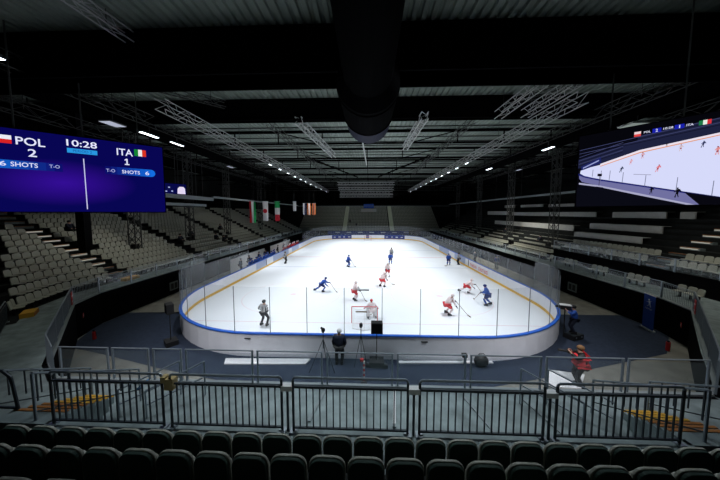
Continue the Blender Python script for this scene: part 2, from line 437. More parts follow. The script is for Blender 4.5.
# walk the loop from the middle of the near end to the right
mid = [i for i in range(len(per)) if per[i][1] < .5 and per[i][0] > 0][0]
loop = [(0, -.06)] + per[0:1+24*1]  # unused start
def loop_pts(step):
    # near end starts at +1.02, symmetrical stations
    st = []
    full = []
    seq = [(0.0, -.06)] + rink(.06, 24) + [(0.0, -.06)]
    acc = 0
    for a, b in zip(seq, seq[1:]):
        full.append((acc, a)); acc += hypot(b[0]-a[0], b[1]-a[1])
    full.append((acc, seq[-1]))
    return full, acc
full, total = loop_pts(0)
def at(s):
    s %= total
    for (s0, a), (s1, b) in zip(full, full[1:]):
        if s0 <= s <= s1 and s1 > s0:
            t = (s-s0)/(s1-s0); return (a[0]+(b[0]-a[0])*t, a[1]+(b[1]-a[1])*t)
    return full[-1][1]
nst = int(round(total/2.05)); stp = total/nst
stations = [at(1.02+stp*i) for i in range(nst)]
pm = M['glass']
for i in range(nst):
    a, b = stations[i], stations[(i+1) % nst]
    mx, my = (a[0]+b[0])/2, (a[1]+b[1])/2
    end = my < 9.0 or my > 51
    if mx < -14 and (17 < my < 28 or 30.5 < my < 42): continue          # open in front of the benches
    top = 3.85 if end else 3.2
    g = MB()
    # follow the curve inside a pane
    s0 = 1.02+stp*i; k = 4 if (end and abs(mx) > 6) else 1
    P = [at(s0+stp*q/k) for q in range(k+1)]
    for p, q in zip(P, P[1:]): g.quad((*p, 1.26), (*q, 1.26), (*q, top), (*p, top))
    g.build('glass_pane', pm, rb)
    h = top
    q = MB(); q.box((a[0], a[1], (1.2+h)/2), (.03, .03, h-1.2), atan2(b[1]-a[1], b[0]-a[0])); q.build('stanchion', M['post'], rb)
# handle latches on the outside of the near boards
for x in (-6.4, 3.3): tag(MB().box((x, -.14, .95), (.35, .03, .05)).build('door_latch', M['black'], rb), 'small dark latch on the outer face')
for x in (.2,):
    MB().box((x-.2, -.1, 3.75), (.62, .05, .06)).build('clamp_bar', M['post'], rb)
    MB().box((x-.3, -.1, 2.55), (.62, .05, .06)).build('clamp_bar', M['wood'], rb)
# advertising faces on the inside of the boards
def inside(side, y0, y1, m, z0=.28, z1=1.16, name='advert_panel'):
    x = side*(HW-.02); return MB().box((x, (y0+y1)/2, (z0+z1)/2), (.02, y1-y0, z1-z0)).build(name, m, rb)
def far_panel(x0, x1, m, z0=.25, z1=1.19): return MB().box(((x0+x1)/2, RL-.02, (z0+z1)/2), (x1-x0, .02, z1-z0)).build('advert_panel', m, rb)
for y0, y1 in ((18.5, 21.5), (24.2, 31.5), (33.5, 38)): inside(-1, y0, y1, M['ad_grey'])
for y0, y1 in ((23.5, 28), (31, 37)): inside(1, y0, y1, M['ad_grey'])
inside(1, 22.2, 22.35, M['navy']); inside(-1, 21.6, 21.75, M['navy'])
for x0, x1 in ((-6.1, -0.0), ): pass
def far_y(x):
    return RL-.04 if abs(x) <= HW-RR else RL-RR+sqrt((RR-.04)**2-(abs(x)-HW+RR)**2)
for x0, x1 in ((-10.6, -4.9), (4.9, 10.7)):
    g = MB(); N = 12
    for i in range(N):
        a, b = x0+(x1-x0)*i/N, x0+(x1-x0)*(i+1)/N
        g.quad((a,far_y(a),.1),(b,far_y(b),.1),(b,far_y(b),1.19),(a,far_y(a),1.19)); g.quad((a,far_y(a)+.02,.1),(b,far_y(b)+.02,.1),(b,far_y(b)+.02,1.19),(a,far_y(a)+.02,1.19))
    g.build('advert_panel', M['ad_blue'], rb)
    for k in range(4):
        a = x0+(x1-x0)*(k+.5)/4; MB().box((a, far_y(a)-.03, .62), (.7,.02,.2), -.35*(1 if a > 7 else -1 if a < -7 else 0)).build('advert_lettering', M['white'], rb)
MB().box((-.1, RL-.05, .7), (.9,.03,.9)).build('advert_panel', M['ad_blue'], rb)
def text(body, name, m, par, width=None, height=None, loc=(0,0,0), ext=.004, mw=None, bold=0.0, align='LEFT'):
    cu = bpy.data.curves.new(name, 'FONT'); cu.body = body; cu.size = 1; cu.extrude = 0; cu.offset = bold; cu.resolution_u = 3
    o = bpy.data.objects.new(name, cu); C.objects.link(o)
    dg = bpy.context.evaluated_depsgraph_get(); me = bpy.data.meshes.new_from_object(o.evaluated_get(dg)); bpy.data.objects.remove(o)
    xs = [v.co.x for v in me.vertices]; ys = [v.co.y for v in me.vertices]
    x0, x1, y0, y1 = min(xs), max(xs), min(ys), max(ys)
    sy = height/(y1-y0) if height else 1; sx = width/(x1-x0) if width else sy
    for v in me.vertices:
        x, y = (v.co.x-x0)*sx, (v.co.y-y0)*sy
        v.co = Vector((loc[0]+x, loc[1], loc[2]+y)) if not mw else mw @ Vector((x, y, 0))
    me.name = name; me.materials.clear(); me.materials.append(m)
    ob = bpy.data.objects.new(name, me); C.objects.link(ob)
    if par: ob.parent = par
    return ob
# dashes of lettering on the far blue panels, the red lettering on the right boards
mwr = Matrix.Translation((HW-.04, 21.6, .42)) @ Matrix(((0,0,-1,0),(-1,0,0,0),(0,1,0,0),(0,0,0,1)))
def strokes(words, w, h, mw, name, m, par):
    # short upright and cross strokes, like lettering seen from afar
    g = MB(); x = 0; n = sum(words)+len(words)-1; cw = w/n; k = 0
    for wd in words:
        for _ in range(wd):
            for dx, dz, sx_, sz in ((.12,.5,.18,1), (.45,.92-.42*(k%2),.6,.16), (.5,.08,.6,.16 if k%3 else .01), (.78,.5,.16,1 if k%2 else .5)):
                a, b = sx_*cw*.8/2, sz*h/2; cx, cz = x+dx*cw*.85, dz*h
                g.quad(*[tuple(mw @ Vector(p)) for p in ((cx-a,cz-b,0),(cx+a,cz-b,0),(cx+a,cz+b,0),(cx-a,cz+b,0))])
            x += cw; k += 1
        x += cw
    return g.build(name, m, par)
strokes((4,5), 5.2, .42, mwr, 'advert_lettering', M['red'], rb)

# ================================================================ GOALS
def goal(name_label, y, d):
    g = thing('hockey_goal', name_label, 'goal', (0, y, 0), 0 if d < 0 else pi, 'hockey goals')
    # opening faces +Y locally, net towards -Y
    f = MB(); f.poly([(-.915,0,0), (-.915,0,1.22), (.915,0,1.22), (.915,0,0)], .06, 8); f.build('goal_frame', M['red'], g)
    b = MB(); b.poly([(-.915,0,.03), (-.8,-.85,.03), (0,-1.1,.03), (.8,-.85,.03), (.915,0,.03)], .05, 6)
    b.poly([(-.915,0,1.2), (-.6,-.5,1.2), (.6,-.5,1.2), (.915,0,1.2)], .04, 6); b.bar((0,-.5,1.2), (0,-1.1,.03), .03)
    b.build('base_frame', M['white'], g)
    n = MB()
    for i in range(19):
        x = -.9+.1*i; t = abs(x)/.915
        n.bar((x*.66, -.5, 1.2), (x*.88, -1.1+.25*t, .03), .008)
    for z in [.15*k+.05 for k in range(8)]:
        t = z/1.2; yy = -1.1*(1-t)-.5*t
        n.poly([(-.915,0,z), (-.75, yy*.85, z), (0, yy, z), (.75, yy*.85, z), (.915,0,z)], .008, 4)
    for s in (-1,1):
        for k in range(1,6): n.bar((s*(.915-.03*k), -.13*k, .03), (s*(.915-.05*k), -.085*k, 1.2), .008)
    n.build('net', M['white'], g)
    return g
goal('red framed hockey goal at the near end in front of the goalkeeper', 4.0, -1)
goal('small red framed hockey goal at the far end', 56.0, 1)

# ================================================================ PLAYERS
skater('stride', 'player in blue striding across the left half of the ice', (-4.45, 10.85, 0), radians(-75), 'blue')
skater('stand', 'player in blue standing alone beyond the striding blue player', (-2.75, 22.1, 0), radians(-60), 'blue')
skater('stand', 'player in white and red upright to the left behind the near goal', (-1.0, 8.5, 0), radians(-70), 'red')
skater('glide', 'player in white and red bent forward, nearer of the two in mid ice', (1.7, 12.7, 0), radians(-40), 'red')
skater('stand', 'player in white and red just beyond his bent team-mate in mid ice', (2.65, 16.8, 0), radians(160), 'red')
skater('stand', 'player in blue in mid ice right in front of a striped official', (3.6, 24.4, 0), radians(180), 'blue')
skater('stand', 'player in blue standing close to the right boards', (12.3, 24.0, 0), radians(170), 'blue')
skater('glide', 'player in white and red wide-legged, nearest to the camera on the right', (6.35, 5.75, 0), radians(-85), 'red', 1.05)
skater('stride', 'player in white and red chasing the puck beside a blue opponent', (9.9, 11.0, 0), radians(-95), 'red')
skater('turn', 'player in blue turning near the right boards beside a red opponent', (10.5, 7.9, 0), radians(60), 'blue', 1.04)
gk = person('goalkeeper', 'goalkeeper in pale red and white crouching beside the near goal', (.55, 4.75, 0), radians(10), 'pinkwhite', 'pinkwhite', lean=30, pel=.72,
       feet=((-.3,.05,.12),(.3,.05,.12)), hands=((-.5,.35,.75),(.5,.4,.7)), hat='helmet', hatm='red_cloth', gloves='flagred', skates=True, socks='pinkwhite', bulk=1.15, sc=.98,
       stick=((.5,.45,.8),(.1,.75,.05),(-1,.1)))
for sx in (-.27, .27):
    pd = MB(); pd.prism([(-.16,.05),(.16,.05),(.17,.6),(.13,.85),(-.13,.85),(-.17,.6)], .12, (sx,.14,0)); tag(pd.build('leg_pad', M['white'], gk), 'white leg pad')
def official(label, loc, rz, **k):
    return person('match_official', label, loc, rz, 'zebra', 'black', skates=True, hat='helmet', hatm='black', **k)
official('official in a striped shirt standing hands on hips at the left near end', (-7.0, 3.35, 0), radians(-15), lean=4, pel=.93, hands=((-.24,.1,1.02),(.24,.1,1.02)), feet=((-.22,0,.12),(.2,.02,.12)))
official('official in a striped shirt by the left boards near the benches', (-12.7, 24.2, 0), radians(-100), lean=4, pel=.93)
official('official in a striped shirt in mid ice behind a blue player', (4.2, 29.3, 0), radians(180), lean=6, pel=.93)
official('official in a striped shirt standing against the right boards', (13.95, 24.3, 0), radians(100), lean=4, pel=.93)

# people outside the boards on the right
person('person', 'person in dark blue standing on the walkway beyond the right boards', (18.6, 22.3, -.1), radians(120), 'blue_dark', 'navy', hat='hair', hatm='black', detail=False)
person('person', 'dark-clothed person standing just behind the right boards', (17.4, 26.6, -.1), radians(100), 'navy', 'black', hat='hair', hatm='black', detail=False)

# benches
def bench(y0, y1, label):
    b = thing('team_bench', label, 'bench', (-16.35, (y0+y1)/2, -.1)); L = y1-y0
    MB().box((0, 0, .47), (.4, L, .05)).build('seat', M['white'], b)
    for k in range(5): MB().box((0, -L/2+.2+(L-.4)*k/4, .22), (.3, .08, .45)).build('leg', M['steel'], b)
    return b
bench(18, 27.5, 'long players bench of the blue team behind the left boards')
bench(31, 41, 'long players bench of the red team farther along the left boards')
pb = person('hockey_player', 'blue team player waiting at the nearer bench by the left boards', (-15.5, 18.3, .05), radians(-90), 'blue_cloth', 'blue_dark', lean=22, pel=.86, hands=((-.22,.35,1.0),(.22,.35,1.0)), hat='helmet', hatm='blue_dark', gloves='blue_dark', skates=True, socks='blue_cloth', group='blue players at the bench')
for i in range(1, 11):
    dup(pb, (-15.5-(.25 if i % 3 == 1 else 0), 18.3+.88*i, .05), radians(-90+random.uniform(-25,25)))
pr = person('hockey_player', 'red and white team player waiting at the farther bench by the left boards', (-15.5, 31.3, .05), radians(-90), 'red_cloth', 'red_cloth', lean=22, pel=.86, hands=((-.22,.35,1.0),(.22,.35,1.0)), hat='helmet', hatm='pinkwhite', gloves='flagdark', skates=True, socks='pinkwhite', group='red and white players at the bench')
for i in range(1, 10):
    dup(pr, (-15.5-(.25 if i % 3 == 1 else 0), 31.3+.98*i, .05), radians(-90+random.uniform(-25,25)))
pc = person('person', 'team staff member in dark clothes standing behind the players on the benches', (-17.05, 19.0, -.1), radians(-90), 'navy', 'black', hat='hair', hatm='black', detail=False, group='staff behind the benches')
for x, y in ((-17.05, 21.3), (-17.1, 24.6), (-17.05, 27.0), (-17.05, 32.5), (-17.1, 36), (-17.05, 39.6)): dup(pc, (x, y, -.1), radians(-90+random.uniform(-40,40)))

for y0, y1, w_ in ((17.6,28,'nearer'), (30.6,41.5,'farther')):
    t = thing('bench_partition', 'pale grey partition behind the %s team bench' % w_, 'partition', (-17.6,(y0+y1)/2,-.1))
    MB().box((0,0,.95), (.06,y1-y0,1.9)).build('panel', M['white'], t); MB().box((0,0,1.93), (.1,y1-y0,.05)).build('top_rail', M['steel'], t)
# ---- staff at the near end
person('person', 'white-haired man in a dark suit standing with his back to us at the near boards', (-1.25, -.62, -.1), 0, 'navy', 'black', lean=3, pel=.93, hands=((-.25,.12,.86),(.25,.12,.86)), hat='hair', hatm='hair_white', eyes=True, bulk=1.25, sc=1.12)
rv = person('person', 'photographer in a red vest aiming a camera on the floor at the right', (10.05, -1.85, -.1), radians(75), 'black', 'black', lean=6, pel=.93, hands=((-.12,.42,1.42),(.10,.36,1.40)), hat='hair', hatm='hair_brown', eyes=True, vest='red_cloth', bulk=1.25, sc=1.13)
def camera_body(name, label, loc, rz, L=.3, group=None):
    c = thing(name, label, 'camera', loc, rz, group)
    MB().box((0, 0, 0), (.17, .1, .13)).box((0, 0, .08), (.07, .08, .05)).build('body', M['black'], c)
    g = MB()
    for y0, y1, r in ((.05, .05+L*.6, .045), (.05+L*.6, .05+L, .06)):
        g.bar((0, y0, 0), (0, y1, 0), r*2, None, 12)
    g.build('lens', M['black'], c)
    return c
camera_body('photo_camera', 'black camera with long lens held by the photographer in red', (9.54, -1.72, 1.5), radians(75), .34)
bl = person('camera_operator', 'camera operator in blue standing on a black case outside the right corner', (13.35, 2.6, .22), radians(70), 'blue_cloth', 'navy', lean=8, pel=.92, hands=((-.2,.42,1.38),(.2,.42,1.38)), hat='hair', hatm='black', eyes=True)
bl['category'] = 'person'
c = thing('equipment_case', 'black equipment case under the camera operator in blue', 'case', (13.35, 2.6, -.1), radians(20))
MB().box((0,0,.16), (.9,.6,.30)).build('shell', M['black'], c); MB().box((0,0,.315), (.86,.56,.01)).build('lid', M['steeldark'], c)
for s in (-1, 1): MB().box((s*.25, -.31, .2), (.08, .03, .06)).build('latch', M['steel'], c)
c = thing('video_camera', 'black hooded video camera in front of the operator in blue', 'camera', (12.9, 2.82, 1.85), radians(70))
MB().box((0,0,0), (.28,.55,.26)).build('body', M['black'], c); MB().box((0,0,.15), (.34,.6,.04)).build('hood', M['white'], c); MB().bar((0,.27,0), (0,.5,0), .14, None, 12).build('lens', M['black'], c)
MB().bar((0,0,-.13),(0,0,-1.94),.06,None,8).build('support_pole', M['black'], c)

def tripod(name, label, loc, h, spread, cat, m, rz=0.0):
    t = thing(name, label, cat, loc, rz)
    MB().bar((0,0,h*.55), (0,0,h), .04, None, 8).build('centre_column', M[m], t)
    for k in range(3):
        a = radians(90+120*k); MB().bar((0,0,h*.8), (spread*cos(a), spread*sin(a), 0), .035, None, 6).build('leg', M[m], t)
    MB().box((0,0,h), (.12,.12,.05)).build('head', M['black'], t)
    return t
tripod('camera_tripod', 'dark camera tripod standing left of the man in the suit', (-2.02, -1.0, -.1), 1.95, .75, 'tripod', 'steeldark')
camera_body('video_camera', 'small black video camera on the tripod left of the suited man', (-2.02, -1.0, 1.94), radians(30), .2)
tripod('microphone_stand', 'thin stand with cables in front of the boards, between man and monitor', (-.1, -.7, -.1), 2.1, .4, 'stand', 'black')
camera_body('small_camera', 'small camera clamped on top of the thin stand', (-.1, -.7, 2.09), 0, .12)
def speaker_stand(name, label, loc, w, h, rz=0.0):
    t = thing(name, label, 'speaker', loc, rz)
    MB().box((0,0,h), (w,.35,w*.95)).build('cabinet', M['black'], t)
    MB().box((0,-.18,h), (w*.86,.015,w*.8)).build('grille', M['blackcloth'], t)
    MB().bar((0,0,.1), (0,0,h-w*.45), .05, None, 8).build('pole', M['black'], t)
    MB().box((0,0,.15), (.75,.6,.3)).build('base_weight', M['black'], t)
    return t
t = speaker_stand('monitor_speaker', 'square black speaker on a pole in front of the near boards', (.72, -.62, -.1), .6, 2.05)
speaker_stand('monitor_speaker', 'black speaker on a pole outside the left corner of the boards', (-11.7, .95, -.1), .62, 2.25, radians(-40))
# clutter round the pole base
for i, (x, y, s, lb) in enumerate(((.25, -.8, .16, 'small black cable box left of the square speaker base'), (1.15, -.85, .18, 'small dark gear box right of the square speaker base'))):
    b = thing('cable_box', lb, 'box', (x, y, -.085)); MB().box((0,0,s/2), (s*1.5,s,s)).build('shell', M['black'], b)
    MB().poly([(-.05,0,s), (-.03,0,s+.07), (.03,0,s+.07), (.05,0,s)], .02).build('handle', M['steel'], b)
b = thing('traffic_post', 'red and white striped marker post standing behind the railing', 'marker post', (.08, -1.9, -.085))
for k in range(8): MB().bar((0,0,.03+k*.12), (0,0,.15+k*.12), .09, None, 10).build('band', M['red' if k % 2 == 0 else 'white'], b)
MB().box((0,0,.02), (.3,.3,.04)).build('foot', M['black'], b); MB().box((-.1,0,1.04), (.16,.1,.12)).build('lamp_head', M['red'], b)
# dark bag and light case right of centre
b = thing('camera_bag', 'rounded black bag on the floor against the near boards', 'bag', (6.15, -.55, -.085)); MB().ball((0,0,.3), .38, (1,.7,.85)).build('bag_body', M['black'], b, True)
MB().poly([(-.2,0,.55), (-.1,0,.7), (.1,0,.7), (.2,0,.55)], .03).build('handle', M['black'], b)
b = thing('floor_lamp_head', 'tiny black lamp head on a short stand beside the black bag', 'lamp', (5.3, -.5, -.085)); MB().box((0,0,.55), (.25,.2,.16)).build('housing', M['black'], b); MB().bar((0,0,0), (0,0,.5), .04).build('stand', M['black'], b)
def mat_slab(label, pts, h=.06, m='white', z=-.085, edge=True):
    b = thing('floor_mat', label, 'mat', (sum(p[0] for p in pts)/len(pts), sum(p[1] for p in pts)/len(pts), z))
    q = [(p[0]-b.location.x, p[1]-b.location.y) for p in pts]
    MB().prism(q, h, (0,0,0), (1,0,0), (0,1,0), (0,0,1)).build('mat_surface', M[m], b)
    return b
mat_slab('long white board lying on the carpet left of the tripod', [(-7.3,-.9),(-3.0,-.75),(-2.85,-.3),(-7.5,-.42)])
mat_slab('long white board lying on the carpet right of the square speaker', [(1.9,-.5),(6.9,-.3),(6.9,-.14),(1.9,-.3)])
mat_slab('bright white board on the floor at the feet of the photographer in red', [(8.3,-2.0),(9.9,-2.1),(10.9,-1.1),(9.3,-.75)])

# ================================================================ WALKWAY, WALLS, TERRACES
LP = [(-10.6,-5.15), (-12.0,-4.3), (-18.2,1.4), (-19,3.6), (-19,66)]         # near -> far
RP = [(11.2,-5.15), (12.0,-4.6), (19.3,1.8), (20,4), (20,66)]
def wallstrip(path, z0, z1, th, side, m, name, label=None, parent=None):
    o = offs(path, th, side); g = MB()
    for a, b, c_, d in zip(path, path[1:], o, o[1:]):
        g.quad((*a,z0),(*b,z0),(*b,z1),(*a,z1)); g.quad((*c_,z0),(*c_,z1),(*d,z1),(*d,z0)); g.quad((*a,z1),(*b,z1),(*d,z1),(*c_,z1))
    return struct(g.build(name, m), label)
wallstrip(LP, -.1, 2.1, .25, -1, M['wallblack'], 'wall_left', 'black wall under the left walkway')
wallstrip(RP, -.1, 2.1, .25, 1, M['wallblack'], 'wall_right', 'black wall under the right walkway')
g = MB(); g.box((.3,-5.25,1.0), (21.8,.2,2.2)); struct(g.build('wall_front', M['wallblack']))
g = MB()
for side, P in ((-1, LP), (1, RP)):
    o = offs(P, 3.2 if side > 0 else 1.9, side)
    for a, b, c_, d in zip(P[1:], P[2:], o[1:], o[2:]): g.quad((*a,2.1),(*b,2.1),(*d,2.1),(*c_,2.1))
g.quad((-10.6,-5.15,2.088), (11.2,-5.15,2.088), (11.2,-9.0,2.088), (-10.6,-9.0,2.088))
g.quad((-10.6,-5.15,2.088), (-12,-4.3,2.088), (-18,-9,2.088), (-10.6,-9,2.088)); g.quad((-12,-4.3,2.088), (-13.6,-3.0,2.088), (-22,-7,2.088), (-18,-9,2.088))
g.quad((11.2,-5.15,2.088), (12,-4.6,2.088), (18,-9,2.088), (11.2,-9,2.088)); g.quad((12,-4.6,2.088), (14.2,-2.6,2.088), (23,-7,2.088), (18,-9,2.088))
g.quad((-13.6,-3,2.088), (-18.2,1.4,2.088), (-20.5,.1,2.088), (-22,-7,2.088)); g.quad((14.2,-2.6,2.088), (19.3,1.8,2.088), (22.5,.5,2.088), (23,-7,2.088))
struct(g.build('floor_walkway', M['walk']), 'grey concrete walkway between stands and rink')
# light edge strip on the walkway border
wallstrip(LP[0:], 2.1, 2.16, .12, -1, M['nosing'], 'trim_1'); wallstrip(RP[0:], 2.1, 2.16, .12, 1, M['nosing'], 'trim_2')
g = MB(); g.box((.3,-5.2,2.13), (21.8,.12,.06)); struct(g.build('trim_3', M['nosing']))

# terraces (treads + risers)
def terrace(name, base, o0, n, tread, rise, z0, side, label, s_min=None):
    g = MB()
    for k in range(n):
        a = offs(base, o0+k*tread, side); b = offs(base, o0+(k+1)*tread, side); z = z0+k*rise
        for p, q, r_, s_ in zip(a, a[1:], b, b[1:]):
            zz = z+.006*(k == 0); g.quad((*p,zz),(*q,zz),(*s_,zz),(*r_,zz))
            g.quad((*r_,z),(*s_,z),(*s_,z+rise),(*r_,z+rise))
            if k == 0: g.quad((*p,z-.7),(*q,z-.7),(*q,z),(*p,z))
    return struct(g.build(name, M['terrace']), label)
LB = [(-16.9,.2), (-18.2,1.4), (-19,3.6), (-19,66)]
RB = [(17.6,.2), (19.3,1.8), (20,4), (20,66)]
terrace('floor_stand_left', LB, 1.9, 17, .8, .4, 2.1, -1, 'dark stepped terrace of the left stand')
terrace('floor_stand_right', [(20,17.6),(20,66)], 1.9, 9, .8, .4, 2.1, 1, 'dark stepped terrace of the right stand beyond the walkway')
terrace('floor_stand_right_upper', RB, 3.3, 22, .85, .485, 3.45, 1, 'black stepped upper terrace on the right')
wallstrip(offs(RB, 3.2, 1), 2.1, 3.45, .1, 1, M['wallblack'], 'wall_right_upper', 'black front wall of the upper right stand')
g = MB()
for k in range(19):
    z = 1.6+k*.5; y = 67.5+k*.8
    g.quad((-34,y,z),(34,y,z),(34,y+.8,z),(-34,y+.8,z)); g.quad((-34,y+.8,z),(34,y+.8,z),(34,y+.8,z+.5),(-34,y+.8,z+.5))
g.quad((-34,67.5,-.1),(34,67.5,-.1),(34,67.5,1.6),(-34,67.5,1.6))
struct(g.build('floor_stand_far', M['terrace']), 'dark stepped terrace of the far stand')
# near stand
g = MB()
g.box((0,-8.95,2.78), (12.9,1.3,1.44))
struct(g.build('floor_platform', M['walk']), 'grey concrete platform in front of the nearest seats')
g = MB()
for k in range(5): g.box((0, -9.6-.8*k-.4, 3.0+.25*k+.5*(k+1)/2-.0), (24,.8,2.0+.5*(k+1)-.5+.0)) if False else g.box((0,-9.6-.8*k-.4,(2.1+3.5+.5*(k+1))/2), (24,.8,1.4+.5*(k+1)))
for s in (-1,1): g.box((s*10.3,-9.1,2.75), (5.1,1.0,1.3))
struct(g.build('floor_stand_near', M['terrace']), 'stepped terrace under the nearest seats')
# stairs with yellow edges between walkway and platform
for s, lb in ((-1, 'concrete stair with yellow edges at the left end of the near railing'), (1, 'concrete stair with yellow edges at the right end of the near railing')):
    st = thing('stair', lb, 'stairs', (s*7.0, -7.2, 2.1))
    for k in range(7):
        y = 1.05-.32*k; z = .2*(k+1); xo = s*(.95-.16*k); w = .95+.05*k
        MB().box((xo,y-.17-.02,z/2), (w,.34,z)).build('step', M['walk'], st)
        MB().box((xo,y-.03,z+.008), (w,.06,.02)).build('step_edge', M['yellow' if k < 4 else 'orange'], st)
# ================================================================ SEATS
def round_top(w, h, r, n=5, taper=0.0):
    p = [(-w/2+taper, 0), (w/2-taper, 0)]
    for i in range(n+1):
        a = pi/2*i/n; p.append((w/2-r+r*cos(a), h-r+r*sin(a)))
    for i in range(n+1):
        a = pi/2+pi/2*i/n; p.append((-w/2+r+r*cos(a), h-r+r*sin(a)))
    return p
def slab(prof, y0, th, z0, lean, curve=.10, name='backrest', m=None, par=None, rim=0.0):
    """curved shell: concave towards the sitter (+Y)"""
    g = MB(); n = len(prof); front = []; back = []
    bm = bmesh.new()
    def pt(x, z, t): return (x, y0+curve*(abs(x)/.25)**2*.25 - lean*z + t, z0+z)
    f = [bm.verts.new(pt(x, z, th)) for x, z in prof]; b = [bm.verts.new(pt(x, z, 0)) for x, z in prof]
    bm.faces.new(f); bm.faces.new(list(reversed(b)))
    for i in range(n): bm.faces.new((f[i], b[i], b[(i+1) % n], f[(i+1) % n]))
    bmesh.ops.recalc_face_normals(bm, faces=bm.faces[:])
    bmesh.ops.bevel(bm, geom=[e for e in bm.edges if len(e.link_faces) == 2 and e.calc_face_angle(0) > 1.0], offset=.008, segments=2, affect='EDGES', profile=.5)
    me = bpy.data.meshes.new(name); bm.to_mesh(me); bm.free(); me.materials.append(m)
    o = bpy.data.objects.new(name, me); C.objects.link(o); o.parent = par
    return o
def make_seat(label, rear):
    t = thing('stadium_seat', label, 'seat', (0,0,0))
    if rear:
        # tip-up seat seen from behind: pale shell, tall dark rear panel, pan folded up against the shell
        slab(round_top(.475, .56, .15), 0, .035, .24, .03, .05, 'backrest', M['seat'], t)
        tag(slab(round_top(.44, .635, .14), -.045, .045, .155, .03, .05, 'back_panel', M['seatback'], t), 'dark green rear panel')
        slab(round_top(.44, .36, .12), .05, .05, .30, .0, .03, 'seat_pan', M['seat'], t)
        MB().box((0,.02,.12), (.08,.16,.26)).build('bracket', M['black'], t)
        return t
    slab(round_top(.47, .46, .13), 0, .055, .38, .18, .08, 'backrest', M['seat'], t)
    if rear: tag(slab(round_top(.425, .42, .12), -.03, .035, .37, .18, .07, 'back_panel', M['seatback'], t), 'dark green rear panel')
    p = MB(); p.prism([(-.21,0),(.21,0),(.20,.36),(.13,.42),(-.13,.42),(-.20,.36)], .04, (0,.07,.40), (1,0,0), (0,1,0), (0,0,1)); p.build('seat_pan', M['seat'], t)
    b = MB(); b.box((0,.1,.215), (.06,.12,.41)).build('bracket', M['black'], t)
    return t
ps = make_seat('x', True)
first = [True]
rowname = ['front row beside the near railing', 'second row behind the near railing', 'third row at the picture\'s bottom edge']
for r, (y, z, xc) in enumerate(((-9.3, 3.5, .05), (-10.1, 4.0, .02), (-10.9, 4.5, .05))):
    n = (12, 10, 8)[r]
    xs = [xc+.25+.5*i for i in range(-n, n)]
    for i, x in enumerate(xs):
        lb = 'dark-backed seat, %s from the left in the %s' % (ORD[i+1], rowname[r])
        if first[0]: ps.location = (x, y, z); ps['label'] = lb; ps['group'] = 'seats in the near stand'; first[0] = False
        else: dup(ps, (x, y, z), 0, lb, 'seats in the near stand')
cam_p = (0.3, -13, 7.9)
cand = []
AISL = (7.2, 17.0, 27.0, 37.0, 47.0, 57.0)
for k in range(16):
    P = offs(LB, 1.9+.45+k*.8, -1)
    for x, y, h in walk(P, .52, .2):
        if any(abs(y-a) < .75 for a in AISL): continue
        if y > 64: continue
        cand.append((x, y, 2.1+.4*k, h-pi/2-pi/2, 'L', k))
for k in range(9):
    for x, y, h in walk([(20+1.9+.45+k*.8, 18.2), (20+1.9+.45+k*.8, 64)], .52):
        if any(abs(y-a) < .75 for a in AISL[1:]): continue
        cand.append((x, y, 2.1+.4*k, pi/2, 'R', k))
for k in range(2):
    P = offs(RB, 3.3+.5+k*.85, 1)
    for x, y, h in walk(P, .52, .4):
        if y > 17 or abs(y-7.4) < .8: continue
        cand.append((x, y, 3.45+.485*k, h, 'U', k))
P = offs(RB, 1.9, 1)
for i, (x, y, h) in enumerate(walk(P, .55, 5.5)):
    if y > 17 or (i//3) % 2 == 1: continue
    cand.append((x, y, 2.1, h, 'W', 0))
OBST = [(-24.5,12),(-24.5,20),(-24.5,29),(-24.5,42),(24.5,20),(24.5,30),(24.5,42),(24.5,55),(-25.6,8.3)]
SPX = [(-28.5,9.5),(-24.5,18.2),(-25.3,21.2),(-23.6,24.4),(-22.6,25.2),(-26,29.5),(24.6,22.6),(25.5,33)]
cand = [c_ for c_ in cand if not (c_[4] == 'L' and (c_[0] < -36)) and not any(abs(c_[0]-p[0]) < .75 and abs(c_[1]-p[1]) < .68 for p in OBST) and not any(abs(c_[0]-p[0]) < .6 and abs(c_[1]-p[1]) < .45 for p in SPX)]
def shown(c_):
    dx, dy = c_[0]-cam_p[0], c_[1]-cam_p[1]; return abs(dx/dy-(-.037)) < 1.55
cand = [c_ for c_ in cand if shown(c_)]
cand.sort(key=lambda c_: hypot(c_[0]-cam_p[0], c_[1]-cam_p[1]))
nind = 300-60
rowword = lambda k: ORD[k+1]
pl = make_seat('pale grey plastic seat in the first row of the left stand', False)
used = False
lab = {'L': 'pale grey seat in the %s row of the left stand', 'R': 'pale grey seat in the %s row of the far right stand',
       'U': 'pale grey seat in the %s row of the upper right stand', 'W': 'pale grey loose seat on the right walkway behind the glass railing%.0s'}
for c_ in cand[:nind]:
    lb = lab[c_[4]] % rowword(c_[5])
    if c_[4] == 'L': lb += [', before the lit stair', ', beyond the lit stair'][c_[1] > 7.2]
    if c_[4] == 'U': lb += [', before its stair', ', beyond its stair'][c_[1] > 7.4]
    gp = lb.replace('seat', 'seats')
    if not used: pl.location = c_[:3]; pl.rotation_euler = (0,0,c_[3]); pl['label'] = lb; pl['group'] = gp; used = True
    else: dup(pl, c_[:3], c_[3], lb, gp)
rest = cand[nind:]
for k in range(17):
    for i in range(90):
        x = -23+.52*i
        if abs(abs(x)-7.9) < .8: continue
        rest.append((x, 67.5+.35+.8*k, 1.6+.5*k, 0+pi, 'F', k))
g = MB()
for x, y, z, h, a, k in rest:
    m = Matrix.Translation((x, y, z)) @ Matrix.Rotation(h, 4, 'Z')
    # backrest + pan boxes, back towards local -Y
    g.box((0,-.0,.60), (.44,.05,.42), 0, m); g.box((0,.22,.42), (.42,.38,.05), 0, m)
